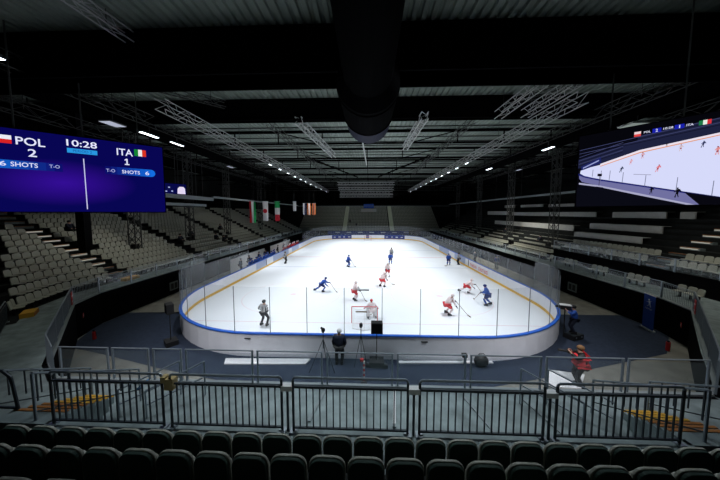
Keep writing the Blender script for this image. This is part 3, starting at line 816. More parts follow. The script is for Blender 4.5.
o = g.build('stadium_seats', M['seat']); tag(o, 'hundreds of small pale seats farther along the stands', 'seats', kind='stuff')

# lit aisle steps
def aisle(P, z0, tread, rise, n, yc, side, label, dark=False):
    t = thing('aisle_stair', label, 'stairs', (0,0,0))
    for k in range(n):
        o = P+side*(k*tread); z = z0+k*rise
        MB().box((o+side*.2, yc, z+.09), (.4,1.25,.2)).build('step', M['walk'], t)
        e = MB().box((o-side*.0, yc, z+.205), (.10,1.2,.035)).build('step_edge', M['orange'], t)
        if 2 < k < 11: MB().box((o-side*.08, yc, z+.12), (.02,1.1,.05)).build('step_light', M['exit'], t)
    return t
aisle(-20.9, 2.1, .8, .4, 15, 7.2, -1, 'orange-edged lit stair climbing through the left stand')
aisle(23.4, 3.45, .85, .485, 12, 7.4, 1, 'orange-edged lit stair climbing through the upper right stand')
for yc in AISL[1:]:
    pass
for s in (-1, 1):
    t = thing('aisle_stair', 'stair painted pale as if lit, climbing the far stand, %s of its middle block' % ('left' if s < 0 else 'right'), 'stairs', (s*7.9, 67.5, 1.6))
    for k in range(17): MB().box((0,.8*k+.1,.5*k+.25), (1.35,.4,.49)).build('step', M['litstep'], t); MB().box((0,.8*k+.5,.5*k+.375), (1.35,.4,.73)).build('step', M['litstep'], t)
# yellow patches at the stair mouths of the left walkway
def yellow_block(label, loc, d, rz=0):
    t = thing('step_block', label, 'step', loc, rz); MB().box((0,0,d[2]/2), (d[0],d[1],d[2])).build('tread', M['yellow'], t); MB().box((0,d[1]/2+.01,d[2]/2), (d[0],.02,d[2]*.8)).build('riser_stripe', M['orange'], t)
yellow_block('yellow step block at the foot of the lit left stair', (-20.4, 7.2, 2.1), (.5,1.2,.25))
yellow_block('yellow step block on the left walkway beside the first seats', (-18.9, -.2, 2.1), (.9,.5,.25), radians(-45))
yellow_block('yellow step block at the far left of the near walkway', (-11.6, -6.7, 2.1), (.5,.7,.9), 0)

# white tarpaulins over closed rows, upper right
for i, (X, y0, y1, z0, z1, lb) in enumerate((
    (26,10.9,18.5,4.95,5.52,'white cover strip, lowest of the right stand and nearest to its stair'), (27,19.9,39.9,5.5,6.2,'long white cover strip just above the far right seats'),
    (28,11.1,18.7,5.9,6.57,'white cover strip, middle height, above the lowest one'), (30,20.2,39,7.33,7.97,'long white cover strip high on the right stand'),
    (30,40.5,49.5,7.4,8.2,'short white cover strip at the far end of the high row'), (30,12.6,18.0,7.3,7.95,'white cover strip directly under the right video screen'),
    (30,10.4,11.5,7.3,7.95,'tiny white cover panel near the right edge of the picture'), (33,43.4,47.5,9.0,9.6,'short faint cover strip in the topmost right row'),
    (33,34.5,41.2,9.0,9.5,'middle faint cover strip in the topmost right row'), (33,23,33,8.9,9.35,'longest faint cover strip in the topmost right row'))):
    t = thing('seat_cover', lb, 'cover', (X, (y0+y1)/2, z0)); 
    MB().box((0,0,(z1-z0)/2), (.12,y1-y0,z1-z0)).build('sheet', M['tarp'], t)
    MB().box((.4,0,(z1-z0)), (.8,y1-y0,.03)).build('top_flap', M['tarp'], t)

# ================================================================ RAILINGS
def near_rail(x0, x1, y, z, label, box=False):
    t = thing('guard_railing', label, 'railing', ((x0+x1)/2, y, z)); w = (x1-x0)/2
    MB().poly([(-w,0,1.09), (-w+.015,0,1.13), (-w+.05,0,1.15), (w-.05,0,1.15), (w-.015,0,1.13), (w,0,1.09)], .048, 8).build('handrail', M['steel'], t)
    for s in (-1, 1): MB().bar((s*w,0,0), (s*w,0,1.1), .05, None, 8).build('post', M['steeldark'], t)
    MB().bar((-w,0,.96), (w,0,.96), .03).build('upper_rail', M['steeldark'], t)
    MB().bar((-w,0,.10), (w,0,.10), .035).build('lower_rail', M['steeldark'], t)
    n = int(round(2*w/.137))
    for i in range(1, n): x = -w+2*w*i/n; MB().bar((x,0,.10), (x,0,.96), .022).build('baluster', M['steeldark'], t)
    for s in (-1, 1): MB().box((s*w,0,.02), (.14,.14,.04)).build('foot', M['steel'], t)
    return t
segs = ((-6.25,-3.88), (-3.71,-1.43), (-1.2,1.07), (1.30,3.67), (3.90,6.2))
for i, (a, b) in enumerate(segs):
    near_rail(a, b, -8.42, 3.5, 'grey barred railing section, %s from the left in front of the nearest seats' % ORD[i+1])
for i, x in enumerate((-1.32, 1.19, 3.79)):
    t = thing('lamp_post', 'short post with a small white box between railing sections, %s from the left' % ORD[i+1], 'post', (x, -8.40, 3.5))
    MB().bar((0,0,0), (0,0,.86), .05, None, 8).build('pole', M['steeldark'], t); MB().box((0,0,.93), (.22,.12,.10)).build('junction_box', M['white'], t)
t = thing('foam_cover', 'yellow-tan foam wrapped over the railing joint on the left', 'foam cover', (-3.80, -8.40, 4.42)); MB().box((.09,0,.03), (.18,.14,.22)).build('wrap', M['tan'], t); MB().box((-.03,0,.12), (.1,.12,.12)).build('upper_fold', M['tan'], t)
t = thing('blue_tape', 'strip of blue tape tied on the left railing', 'tape', (-4.35, -8.36, 4.36)); MB().bar((-.13,.02,-.09), (.1,.02,.1), .05, .015).build('knot', M['bluetape'], t); MB().bar((-.15,.02,-.12), (-.02,.02,-.06), .04, .015).build('tail', M['bluetape'], t)
t = thing('wall_phone_box', 'small pale box hanging near the seats, behind the right railing', 'box', (3.79,-8.25,3.5)) if False else None

# railing along the far edge of the near walkway: glazed panels
def glazed(a, b, z, label, h=1.1, group=None, mesh=False):
    cx, cy = (a[0]+b[0])/2, (a[1]+b[1])/2; L = hypot(b[0]-a[0], b[1]-a[1]); rz = atan2(b[1]-a[1], b[0]-a[0])
    t = thing('walkway_railing', label, 'railing', (cx, cy, z), rz, group)
    MB().bar((-L/2,0,h), (L/2,0,h), .045, None, 8).build('handrail', M['steel'], t)
    for s in (-1, 1): MB().box((s*(L/2-.03),0,h/2), (.05,.05,h)).build('post', M['steel'], t)
    if mesh:
        m_ = MB(); n = int(L/.12)
        for i in range(1, n): m_.bar((-L/2+L*i/n,0,.08), (-L/2+L*i/n,0,h-.08), .015)
        m_.bar((-L/2,0,.08), (L/2,0,.08), .02); m_.bar((-L/2,0,h-.08), (L/2,0,h-.08), .02); m_.build('mesh_infill', M['steel'], t)
    else:
        MB().box((0,0,h/2), (L-.1,.012,h-.16)).build('glass_infill', M['railglass'], t)
    return t
xs = [-10.5,-8.6,-7.15,-6.0,-3.53,-1.17,1.17,3.55,5.95,8.5,11.1]
for i, (a, b) in enumerate(zip(xs, xs[1:])):
    glazed((a+.06, -5.2), (b-.06, -5.2), 2.16, 'clear railing panel, %s from the left on the walkway edge below us' % ORD[i+1])
for P, s, nm in ((LP, -1, 'left'), (RP, 1, 'right')):
    Q = offs(P, .1, s)
    pts = [Q[0]]
    segsP = []
    for a, b in zip(Q, Q[1:]):
        L = hypot(b[0]-a[0], b[1]-a[1]); n = max(1, int(round(L/2.4)))
        for i in range(n): segsP.append(((a[0]+(b[0]-a[0])*i/n, a[1]+(b[1]-a[1])*i/n), (a[0]+(b[0]-a[0])*(i+1)/n, a[1]+(b[1]-a[1])*(i+1)/n)))
    for i, (a, b) in enumerate(segsP):
        cn = b[1] < 4
        glazed(a, b, 2.16, ('barred steel railing on the %s corner of the walkway, %s panel from us' % (nm, ORD[i+1])) if cn else 'glazed railing panel on the long straight %s walkway edge' % nm,
               group=None if cn else 'glazed railing panels on the %s walkway' % nm, mesh=cn)
Q = offs(RB, 3.15, 1); segsP = []
for a, b in zip(Q, Q[1:]):
    L = hypot(b[0]-a[0], b[1]-a[1]); n = max(1, int(round(L/2.4)))
    for i in range(n):
        y0 = a[1]+(b[1]-a[1])*i/n
        if y0 < 17: segsP.append(((a[0]+(b[0]-a[0])*i/n, y0), (a[0]+(b[0]-a[0])*(i+1)/n, a[1]+(b[1]-a[1])*(i+1)/n)))
for a, b in segsP: glazed(a, b, 3.45, 'glazed railing panel in front of the upper right seats', group='railing panels of the upper right stand', h=1.0)
# red signs on the corner railings, extinguishers on the walls below
for s, x, y, w in ((-1, -17.75, .92, 'left'), (1, 18.35, .9, 'right')):
    t = thing('red_sign', 'red sign panel tied on the %s corner railing' % w, 'sign', (x, y, 2.3), s*radians(-44) if s > 0 else radians(-44+0)); t.rotation_euler = (0,0,radians(43 if s > 0 else -43))
    MB().box((0,-.0,.4), (.45,.03,.75)).build('panel', M['red'], t)
    for k in (.2,.55): MB().box((0,.02 if s < 0 else .02,k), (.35,.012,.05)).build('stripe', M['white'], t)
    t = thing('fire_extinguisher', 'red fire extinguisher standing below the %s corner wall' % w, 'fire extinguisher', (x-s*.7+(0), y+.45, -.1))
    MB().bar((0,0,0), (0,0,.5), .18, None, 12).build('cylinder', M['red'], t); MB().box((0,0,.55), (.1,.06,.08)).build('valve', M['black'], t); MB().poly([(0,0,.55), (.12,0,.5), (.14,0,.2)], .025).build('hose', M['black'], t)
    t = thing('fire_sign', 'small red fire sign on the black wall in the %s corner' % w, 'sign', (x-s*.25, y+.32, 1.5), radians(43 if s > 0 else -43)); MB().box((0,0,0), (.35,.02,.22)).build('plate', M['red'], t); MB().box((0,.012,0), (.2,.01,.04)).build('mark', M['white'], t)

# stair handrails at the ends
for s, nm in ((-1, 'left'), (1, 'right')):
    for j, xx in enumerate((6.75, 8.55)):
        t = thing('stair_handrail', 'sloping barred handrail on the %s side of the %s stair' % (('inner', 'outer')[j], nm), 'handrail', (s*(xx-.25*j), -7.2, 2.1))
        MB().poly([(0,1.15,1.0), (0,-1.15,2.45)], .05, 8).build('handrail', M['steel'], t); MB().poly([(0,1.15,.35), (0,-1.15,1.6)], .03, 6).build('lower_rail', M['steeldark'], t)
        for k in range(9): y = 1.15-.28*k; z = 1.0+(1.15-y)*.63; MB().bar((0,y,z-.62), (0,y,z), .022).build('baluster', M['steeldark'], t)
        for y in (1.15,-1.15): MB().bar((0,y,.0 if y > 0 else 1.2), (0,y,1.0 if y > 0 else 2.45), .05, None, 8).build('post', M['steel'], t)
    for j in range(2):
        x0 = 4.9+.8*j
        t = thing('sloping_pipe_rail', 'sloping pipe rail on the %s walkway, %s from the middle' % (nm, ORD[j+1]), 'handrail', (s*x0, -6.3, 2.1))
        MB().poly([(0,.55,0), (0,.55,1.1), (s*1.1,-.35,.78), (s*1.1,-.35,0)], .045, 8).build('pipe', M['steel'], t); MB().bar((0,.55,.6), (s*1.1,-.35,.35), .03).build('mid_rail', M['steel'], t)
for i, (x0, y0, x1, y1) in enumerate(((1.14,-5.4,1.0,-6.7), (3.3,-5.6,3.75,-7.3), (5.1,-5.6,5.5,-7.3), (-1.1,-5.4,-1.35,-6.6))):
    t = thing('cable_cover', 'narrow pale strip running over the near walkway floor, %s' % ('right of centre', 'below the fourth railing section', 'below the fifth railing section', 'left of centre')[i], 'cable cover', (x0, y0, 2.1))
    MB().bar((0,0,.02), (x1-x0,y1-y0,.02), .07, .03).build('cover', M['white' if i < 1 else 'nosing'], t); MB().box((x1-x0,y1-y0,.02), (.1,.1,.04)).build('end_cap', M['nosing'], t)
t = thing('guard_railing', 'curved dark pipe barrier at the far left edge beyond the stair', 'railing', (-8.9,-8.1,3.4)); MB().poly([(-1.3,0,0), (-1.3,0,1.0), (1.1,0,1.0), (1.28,0,.85), (1.4,0,0)], .06, 8).build('frame', M['steeldark'], t)
MB().bar((-1.3,0,.15), (1.35,0,.15), .04).build('lower_rail', M['steeldark'], t)
t = thing('guard_railing', 'curved dark pipe barrier at the far right edge beyond the stair', 'railing', (9.4,-8.1,3.4)); MB().poly([(1.3,0,0), (1.3,0,1.0), (-.9,0,1.0), (-1.08,0,.85), (-1.2,0,0)], .06, 8).build('frame', M['steeldark'], t)
MB().bar((1.3,0,.15), (-1.15,0,.15), .04).build('lower_rail', M['steeldark'], t)

t = near_rail(-1.3, 1.3, -3.6, 2.1, 'dark barred railing at the left edge beside the yellow step block'); t.location = (-17.8,-1.9,2.1); t.rotation_euler = (0,0,radians(-38))
# roll-up banner
t = thing('roll_up_banner', 'blue roll-up banner with a white figure emblem beside the right wall', 'banner', (19.4, 4.0, -.1), radians(75))
MB().box((0,0,.05), (1.0,.2,.1)).build('base', M['white'], t); MB().box((0,0,1.25), (.92,.02,2.3)).build('sheet', M['banner'], t); MB().box((0,0,2.42), (.96,.04,.04)).build('top_bar', M['white'], t)
MB().bar((0,-.04,.1),(0,-.04,2.4),.03).build('pole', M['steel'], t)
e = MB()
for dy in (.015,): 
    e.ball((0.02,.02,2.08), .06, (1,.15,1)); e.bar((0,.02,2.0), (-.06,.02,1.78), .11, .02); e.bar((0,.02,1.96), (.18,.02,1.9), .05, .02); e.bar((0,.02,1.97), (-.17,.02,2.02), .05, .02); e.bar((-.05,.02,1.78), (.12,.02,1.62), .06, .02); e.bar((-.06,.02,1.8), (-.16,.02,1.6), .06, .02)
e.build('emblem', M['white'], t)
mwb = Matrix.Translation((.30,.018,1.40)) @ Matrix(((-1,0,0,0),(0,0,1,0),(0,1,0,0),(0,0,0,1)))
strokes((7,), .60, .10, mwb, 'lettering', M['white'], t)
# small wall hatches
for x, y, s, lb in ((-18.97, 10.1, 1, 'small grey hatch low on the black left wall'), (19.97, 11.0, -1, 'small grey hatch low on the black right wall')):
    t = thing('wall_hatch', lb, 'hatch', (x, y, .7)); MB().box((0,0,0), (.06,1.0,.8)).build('frame', M['nosing'], t)
    for k in (-1,1): MB().box((s*.035,k*.22,0), (.02,.32,.55)).build('pane', M['black'], t)
# ================================================================ SHELL
g = MB(); g.quad((-45,-22,-.1),(-45,102,-.1),(-45,102,18.6),(-45,-22,18.6)); struct(g.build('wall_far_left', M['terrace']))
g = MB(); g.quad((45,-22,-.1),(45,102,-.1),(45,102,18.6),(45,-22,18.6)); struct(g.build('wall_far_right', M['terrace']))
g = MB(); g.quad((-45,102,-.1),(45,102,-.1),(45,102,18.6),(-45,102,18.6)); struct(g.build('wall_back', M['terrace']))
g = MB(); g.quad((-45,-22,-.1),(45,-22,-.1),(45,-22,18.6),(-45,-22,18.6)); struct(g.build('wall_behind', M['terrace']))
# corrugated roof deck, ribs along Y
g = MB(); x = -45.0
while x < 45:
    for (xa, za), (xb, zb) in zip(((0,0),(.22,0),(.28,.14),(.44,.14),(.5,0)), ((.22,0),(.28,.14),(.44,.14),(.5,0))):
        g.quad((x+xa,-22,18+za),(x+xb,-22,18+zb),(x+xb,102,18+zb),(x+xa,102,18+za))
    x += .5
struct(g.build('ceiling', M['deck']), 'pale green-grey corrugated roof deck')
# deep beams
def beam(x0, x1, y0, y1, z0, z1, label, m='beam'):
    t = thing('roof_beam', label, 'beam', ((x0+x1)/2, (y0+y1)/2, z0)); w = (x1-x0)
    t['kind'] = 'structure'
    MB().box((0,0,(z1-z0)/2), (w,y1-y0,z1-z0)).build('web', M[m], t)
    MB().box((0,0,.04), (w,(y1-y0)+.2,.08)).build('bottom_flange', M[m], t)
    return t
beam(-45, 45, .75, 2.4, 15.45, 17.98, 'deep black beam crossing the whole top of the view')
beam(-45, 45, 9.2, 9.7, 16.1, 17.98, 'second black beam behind the deepest one')
for i, y in enumerate((17.8, 26.2, 34.6, 43, 51.4, 59.8, 68.2, 76.6, 85, 93.4)):
    t = thing('roof_truss', 'dark roof truss crossing the hall, %s beyond the two deep beams' % ORD[i+1], 'truss', (0, y, 16.4)); t['kind'] = 'structure'
    MB().box((0,0,1.45), (90,.3,.25)).build('top_chord', M['beam'], t); MB().box((0,0,0), (90,.25,.18)).build('bottom_chord', M['beam'], t)
    b = MB()
    for k in range(-7, 8): b.bar((k*5.5,0,.05), (k*5.5,0,1.4), .12)
    for k in (-2,1): b.bar((k*5.5+(0 if k > 0 else 5.5),0,.05), (k*5.5+(5.5 if k > 0 else 0),0,1.4), .1)
    b.build('web_bars', M['beam'], t)
g = MB()
for y in range(14, 100, 2): g.box((0,y+.5,17.93), (90,.08,.12))
struct(g.build('trim_purlins', M['trussdim']))
# central duct, its far end painted lighter as if lit from the ice
t = thing('ventilation_duct', 'big black round duct hanging under the roof on the centre line', 'duct', (.25, -3.0, 13.5))
n = 40; R_ = 1.36; g = MB(); L0, L1 = -9.0, 5.6
pr_ = []
prof = [(L0,.95),(.2,1.0),(.9,R_),(3.9,R_)]; prof2 = [(3.9,R_*.985),(L1-.2,R_*.97),(L1,R_*.97),(L1,R_*.75),(L1-.1,R_*.3),(L1-.1,.01)]
for pf, nm_, mt_ in ((prof, 'duct_shell', 'duct'), (prof2, 'duct_end_lit', 'ductlit')):
    g = MB()
    for (ya, ra), (yb, rb_) in zip(pf, pf[1:]):
        for i in range(n):
            a, b = 2*pi*i/n, 2*pi*(i+1)/n
            g.quad((ra*cos(a),ya,ra*sin(a)), (rb_*cos(a),yb,rb_*sin(a)), (rb_*cos(b),yb,rb_*sin(b)), (ra*cos(b),ya,ra*sin(b)))
    g.build(nm_, M[mt_], t, True)
for y in (1.2,3.8):
    rg = MB()
    pts = [((R_+.02)*cos(2*pi*i/n), y, (R_+.02)*sin(2*pi*i/n)) for i in range(n+1)]; rg.poly(pts, .05, 4)
    rg.build('hoop', M['beam'], t)
for y in (-5,-1,3): MB().bar((0,y,R_), (0,y,4.4), .06).build('hanger', M['beam'], t)

# aluminium trusses along / across
def truss(label, a, b, s=.5, m='truss', group=None, step=.7, hang=True, w=.05):
    a = Vector(a); b = Vector(b); L = (b-a).length; d = (b-a).normalized()
    t = thing('lighting_truss', label, 'truss', a, 0, group)
    up = Vector((0,0,1)) if abs(d.z) < .9 else Vector((0,1,0)); x = d.cross(up).normalized(); y = x.cross(d).normalized()
    cs = [(x*i+y*j)*s/2 for i in (-1,1) for j in (-1,1)]
    for c_ in cs: MB().bar(c_, c_+d*L, w).build('chord', M[m], t)
    g = MB(); n = int(L/step); q = [cs[0], cs[1], cs[3], cs[2]]
    for k in range(n):
        for f in range(4):
            p0, p1 = q[f], q[(f+1) % 4]
            if k % 2: p0, p1 = p1, p0
            g.bar(p0+d*step*k, p1+d*step*(k+1), w*.6)
    g.build('bracing', M[m], t)
    if hang and abs(d.z) < .5:
        for k in (.15,.85):
            p = d*L*k; MB().bar(p, p+Vector((0,0,17.9-(a+p).z)), .03).build('hanger', M['trussdim'], t)
    return t
truss('short bright truss left of the central duct', (-5.95,8.9,16), (-4.75,22.5,16), .55, w=.08)
truss('short bright truss right of the central duct', (4.95,8.2,16), (4.8,18.6,16), .55, w=.08)
truss('long truss above the left boards carrying lamps', (-14.2,4,15.4), (-14.2,74,15.4), .7, 'truss', w=.05, step=1)
truss('long truss above the right boards carrying lamps', (14.2,4,15.4), (14.2,74,15.4), .7, 'truss', w=.05, step=1)
truss('long truss above the left stand', (-19.6,-4,16.2), (-19.6,62,16.2), .8, 'trussdim', step=1.1)
truss('long truss above the right stand', (19.8,-4,16.2), (19.8,62,16.2), .8, 'trussdim', step=1.1)
truss('dim long truss over the outer left stand', (-25.5,-3,15.6), (-25.5,50,15.6), .9, 'trussdim', step=1.2)
truss('dim long truss over the outer right stand', (25.5,-3,15.6), (25.5,50,15.6), .9, 'trussdim', step=1.2)
truss('bright truss seen in front of the deep beam at upper left', (-13.0,-7,17.3), (-12.6,.4,17.3), .5)
truss('bright truss behind the deep beam on the right', (11.3,3.5,16.2), (11.3,9,16.2), .6)
truss('second pale truss behind the deep beam on the right', (13.4,3.5,16.2), (13.4,8.8,16.2), .6)
truss('left truss crossing diagonally behind the deep beam', (-17.2,3.2,17.1), (-12,8.2,17.1), .5, 'trussdim')
truss('right truss crossing diagonally behind the deep beam', (17.2,3.2,17.1), (12.5,8.2,17.1), .5, 'trussdim')
truss('truss high over the left half of the ice', (-9.0,10,16.2), (-9.0,40,16.2), .5, 'trussdim', step=.9)
truss('truss high over the right half of the ice', (9.6,10,16.2), (9.6,40,16.2), .5, 'trussdim', step=.9)
for i, (y, z, w_) in enumerate(((58,16.2,8.5), (60,15.0,8.5), (62,13.9,8.3), (66,13.2,8.8))):
    truss('pale truss across the far end of the ice, %s from the top' % ORD[i+1], (-w_-.3,y,z), (w_-.9,y,z), .7, 'truss', step=.9, w=.09)
for i, (x, y) in enumerate(((-24.5,12),(-24.5,20),(-24.5,29),(-24.5,42),(24.5,20),(24.5,30),(24.5,42),(24.5,55))):
    z0 = 3.7
    tr = truss('lattice roof column in the %s stand, %s from us' % ('left' if x < 0 else 'right', ORD[(i % 4)+1]), (x,y,z0), (x,y,17.9), .7, 'trussdim', step=.9, hang=False, w=.08)
    tr.name = 'lattice_column'; tr['category'] = 'column'
t = thing('column', 'broad black column standing in the left stand beyond the lit stair', 'column', (-25.6,8.3,4.1)); MB().box((0,0,6.9), (.75,.6,13.8)).build('shaft', M['wallblack'], t); MB().box((0,0,.4), (.85,.7,.8)).build('plinth', M['wallblack'], t)
for s in (-1,1):
    t = thing('roof_brace', '%s diagonal dark brace under the roof towards the far end' % ('left' if s < 0 else 'right'), 'brace', (s*9.5,26,16.6)); MB().bar((0,0,0), (-s*7,22,0), .22).build('tube', M['beam'], t); MB().box((0,0,0), (.5,.5,.3)).build('bracket', M['beam'], t)
t = thing('hanging_pipe', 'pale pipe slanting under the roof just beyond the duct', 'pipe', (-.5,9,15.3)); MB().bar((0,0,0), (.4,18,.2), .18, None, 8).build('tube', M['truss'], t)
for k in (.1,.9): MB().bar((.4*k,18*k,.1), (.4*k,18*k,2.5), .04).build('hanger', M['beam'], t)
for i, (x, z, r_) in enumerate(((-22.5,16.4,.75), (-29.5,15.8,1.1), (22.8,16.4,.75), (29.5,15.8,1.1))):  # ducts added to cover the roof deck at the sides and darken it
    t = thing('ventilation_duct', 'long black round duct added to darken the roof over the %s %s stand' % (('inner','outer')[i % 2], ('left','right')[i > 1]), 'duct', (x, 30, z))
    MB().bar((0,-32,0), (0,40,0), r_*2, None, 16).build('duct_shell', M['duct'], t, True)
    hp = MB()
    for k in range(9): hp.bar((0,-30+8*k,r_*.9), (0,-30+8*k,17.9-z), .05)
    hp.build('hanger', M['beam'], t)
# catwalk beams around the hall at gallery height
def gal(label, a, b, z, h, m='nosing'):
    t = thing('gallery_beam', label, 'beam', ((a[0]+b[0])/2,(a[1]+b[1])/2,z), atan2(b[1]-a[1], b[0]-a[0])); L = hypot(b[0]-a[0], b[1]-a[1])
    MB().box((0,0,0), (L,.3,h)).build('fascia', M[m], t)
    n = max(2, int(L/8))
    for k in range(n): MB().bar((-L/2+L*(k+.5)/n,0,h/2), (-L/2+L*(k+.5)/n,0,17.9-z), .05).build('hanger', M['trussdim'], t)
    return t
gal('pale gallery beam beside the left screen above the left stand', (-24,15.4), (-24,24.5), 9.95, .5)
gal('lower short gallery beam under the small video screen', (-24,15.4), (-24,22.7), 8.95, .35)
gal('long thin beam running above the left stand towards the far end', (-24,24.5), (-24,70), 10.3, .28)
gal('long thin beam running above the right stand towards the far end', (27,18.5), (27,70), 10.6, .28)
gal('thin pale beam crossing the hall above the far stand', (-24,70), (27,70), 10.1, .14)
t = thing('advert_board', 'long dark blue advertising board behind the far end of the rink', 'advert board', (0,65.5,-.1)); MB().box((0,0,1.6), (26,.12,1.1)).build('panel', M['ad_blue'], t)
for k in range(7): MB().box((-11+3.66*k,.12,.6), (.1,.1,1.2)).build('post', M['steel'], t); MB().box((-9.8+3.66*k,-.07,1.65), (1.5,.02,.25)).build('lettering_bar', M['ad_grey'], t)
t = thing('far_banner', 'small blue and white banner hanging above the middle of the far stand', 'banner', (0.2, 74, 8.2)); MB().box((0,0,2.0), (3.6,.05,1.5)).build('blue_sheet', M['banner'], t); MB().box((0,0,.5), (5.4,.05,1.1)).build('white_sheet', M['tarp'], t)
for s in (-1,1): MB().bar((s*1.6,0,2.7), (s*1.6,0,9.7), .03).build('cord', M['trussdim'], t)

# ================================================================ LAMPS
def lamp(label, loc, size, m='lamp', rz=0, group=None, tilt=0, house='steeldark'):
    t = thing('ceiling_lamp', label, 'lamp', loc, rz, group); t.rotation_euler = (0, tilt, rz)
    MB().box((0,0,.06), (size[0]+.06,size[1]+.06,.12)).build('housing', M[house], t); MB().box((0,0,-.01), (size[0],size[1],.02)).build('diffuser', M[m], t)
    MB().bar((0,0,.12), (0,0,.8), .04).build('bracket', M['trussdim'], t)
    return t
lamp('large bright lamp panel above the left screen, right of its middle', (-19.85,9.3,15.0), (.35,1.7), 'lamp', radians(0))
lamp('bright narrow lamp, next beyond the largest one on the left', (-19.65,12.3,15.0), (.22,1.6), 'lamp')
lamp('bluish lamp panel above the left screen nearer to us', (-20.3,6.5,15.0), (.9,1.3), 'lampdim')
lamp('small lamp at the far upper left below the deep beam', (-16.75,-1.9,15.0), (.22,.45), 'lamp')
lamp('bright lamp left of the right screen', (20.2,15.6,15.0), (.3,1.6), 'lamp')
lamp('large grey lamp panel above the right screen', (22.2,8.4,15.0), (1.9,1.2), 'lampgrey', house='truss')
lamp('small lamp on the right beyond the bright one', (19.9,28.4,15.0), (.3,1.6), 'lamp')
lamp('small lamp far on the right above the stand', (25.3,29.5,15.0), (.35,1.3), 'lampdim')
lamp('small lamp far on the left above the stand', (-21.4,25.1,15.0), (.3,1.5), 'lampdim')
for s, nm in ((-1,'left'), (1,'right')):
    for i, y in enumerate((23,27,31,35,39,43,48,54,61,70)):
        lamp('narrow lamp in the row above the %s boards' % nm, (s*14.2, y, 14.9), (.16,.9), 'lamp', 0, 'lamp row above the %s boards' % nm)
# rink floodlights (area lights for the rink lamps, shining down and inwards)
def area(loc, aim, power, sx, sy, spread, col=(.93,.96,1)):  # serves the rink lamps and the added fill lights
    l = bpy.data.lights.new('flood_or_fill_light', 'AREA'); l.shape = 'RECTANGLE'; l.size = sx; l.size_y = sy; l.energy = power; l.color = col; l.spread = radians(spread)
    o = bpy.data.objects.new('flood_or_fill_light', l); C.objects.link(o); o.location = loc
    o.rotation_euler = (Vector(aim)-Vector(loc)).to_track_quat('-Z', 'Y').to_euler(); return o
PW = 490
for s in (-1, 1):
    for y in (6, 14, 22, 30, 38, 46, 54):
        area((s*9.6, y, 15.6), (s*5.5, y, 0), PW, 1.2, .5, 92)
# added fill lights without fixtures, brightening the stands, benches and near end
for x, y, z, p, sp in ((-20,10,14.5,130,110), (-20,32,14.5,90,130), (21,4,14.5,210,120), (20,27,14.5,600,90)):
    area((x,y,z), (x*1.12,y,0), p, 2, 2, sp, (1,.98,.88))
for x in (-8,0,8): area((x,-8.5,14.5), (x*1.1,-.3,.5), 105, 1.5, .5, 46, (.95,.95,1))  # added fill, brightens the outer face of the near boards
for x in (-9,9): area((x,66,15.5), (x,74,3), 34, 3, 2, 120, (.8,1,.9))  # added fill for the far stand
for y in (22.5,36): area((-13.5,y,14.5), (-16.2,y,0), 120, 3, .8, 50)  # added fill, brightens the players on the benches
for s in (-1,1): area((s*13,-2.5,14.8), (s*16,-3,2), 34, 2, 2, 80, (.95,1,.85))  # added fill for the dark walkway corners
for x in (-5,5): area((x*.7,-3.0,14.8), (x*.6,-3.5,0), 210, 2.5, 1.5, 84, (.82,.93,1))  # added fill over the near carpet and walkway

# ================================================================ FLAGS
def flag(label, x, y, ztop, w, h, bands, vert=True, disc=None):
    t = thing('flag', label, 'flag', (x, y, ztop)); MB().bar((-w/2-.1,0,0), (w/2+.1,0,0), .04).build('rod', M['steel'], t)
    n = len(bands)
    for i, m in enumerate(bands):
        g = MB(); K = 8
        for k in range(K):
            if vert: xa, xb = -w/2+w*i/n, -w/2+w*(i+1)/n; za, zb = -h*k/K, -h*(k+1)/K
            else: xa, xb = -w/2, w/2; za, zb = -h*i/n-h/n*k/K, -h*i/n-h/n*(k+1)/K
            f = lambda x_, z_: .05*sin(x_*9+z_*1.4)
            xs_ = [xa+(xb-xa)*q/4 for q in range(5)]
            for p, q in zip(xs_, xs_[1:]): g.quad((p,f(p,za),za),(q,f(q,za),za),(q,f(q,zb),zb),(p,f(p,zb),zb))
        o = g.build('stripe', M[m], t); md = o.modifiers.new('t', 'SOLIDIFY'); md.thickness = .01
    if disc:
        g = MB(); g.bar((0,-.08,-h/2), (0,-.06,-h/2), w*.8, None, 20); g.build('disc', M[disc], t)
    MB().bar((0,0,0), (0,0,17.8-ztop), .015).build('cord', M['trussdim'], t)
flag('flag with vertical red, white and green stripes, leftmost of the hanging flags', -12.7, 14, 9.15, .72, 2.4, ('flagred','flagwhite','green'))
flag('white flag with a red disc between two striped flags', -11.25, 14, 9.15, .6, 2.15, ('flagwhite',), disc='flagred')
flag('flag with green, white and red bands one above another', -9.9, 14, 9.15, .55, 2.2, ('green','flagwhite','flagred'), False)
flag('small white flag with a dark mark, farther down the row', -13.45, 32, 9.95, .6, 1.75, ('flagwhite','flagwhite'))
flag('small pale grey and dark flag, farther down the row', -11.6, 32, 9.6, .55, 2.1, ('flagwhite','flagdark'))
flag('small flag with white and orange stripes, farther down the row', -10.75, 32, 9.6, .6, 2.1, ('flagorange','flagwhite','flagorange'))
flag('small orange and dark brown flag, last in the row', -9.85, 32, 9.6, .6, 2.1, ('flagorange','flagdark','flagorange'))

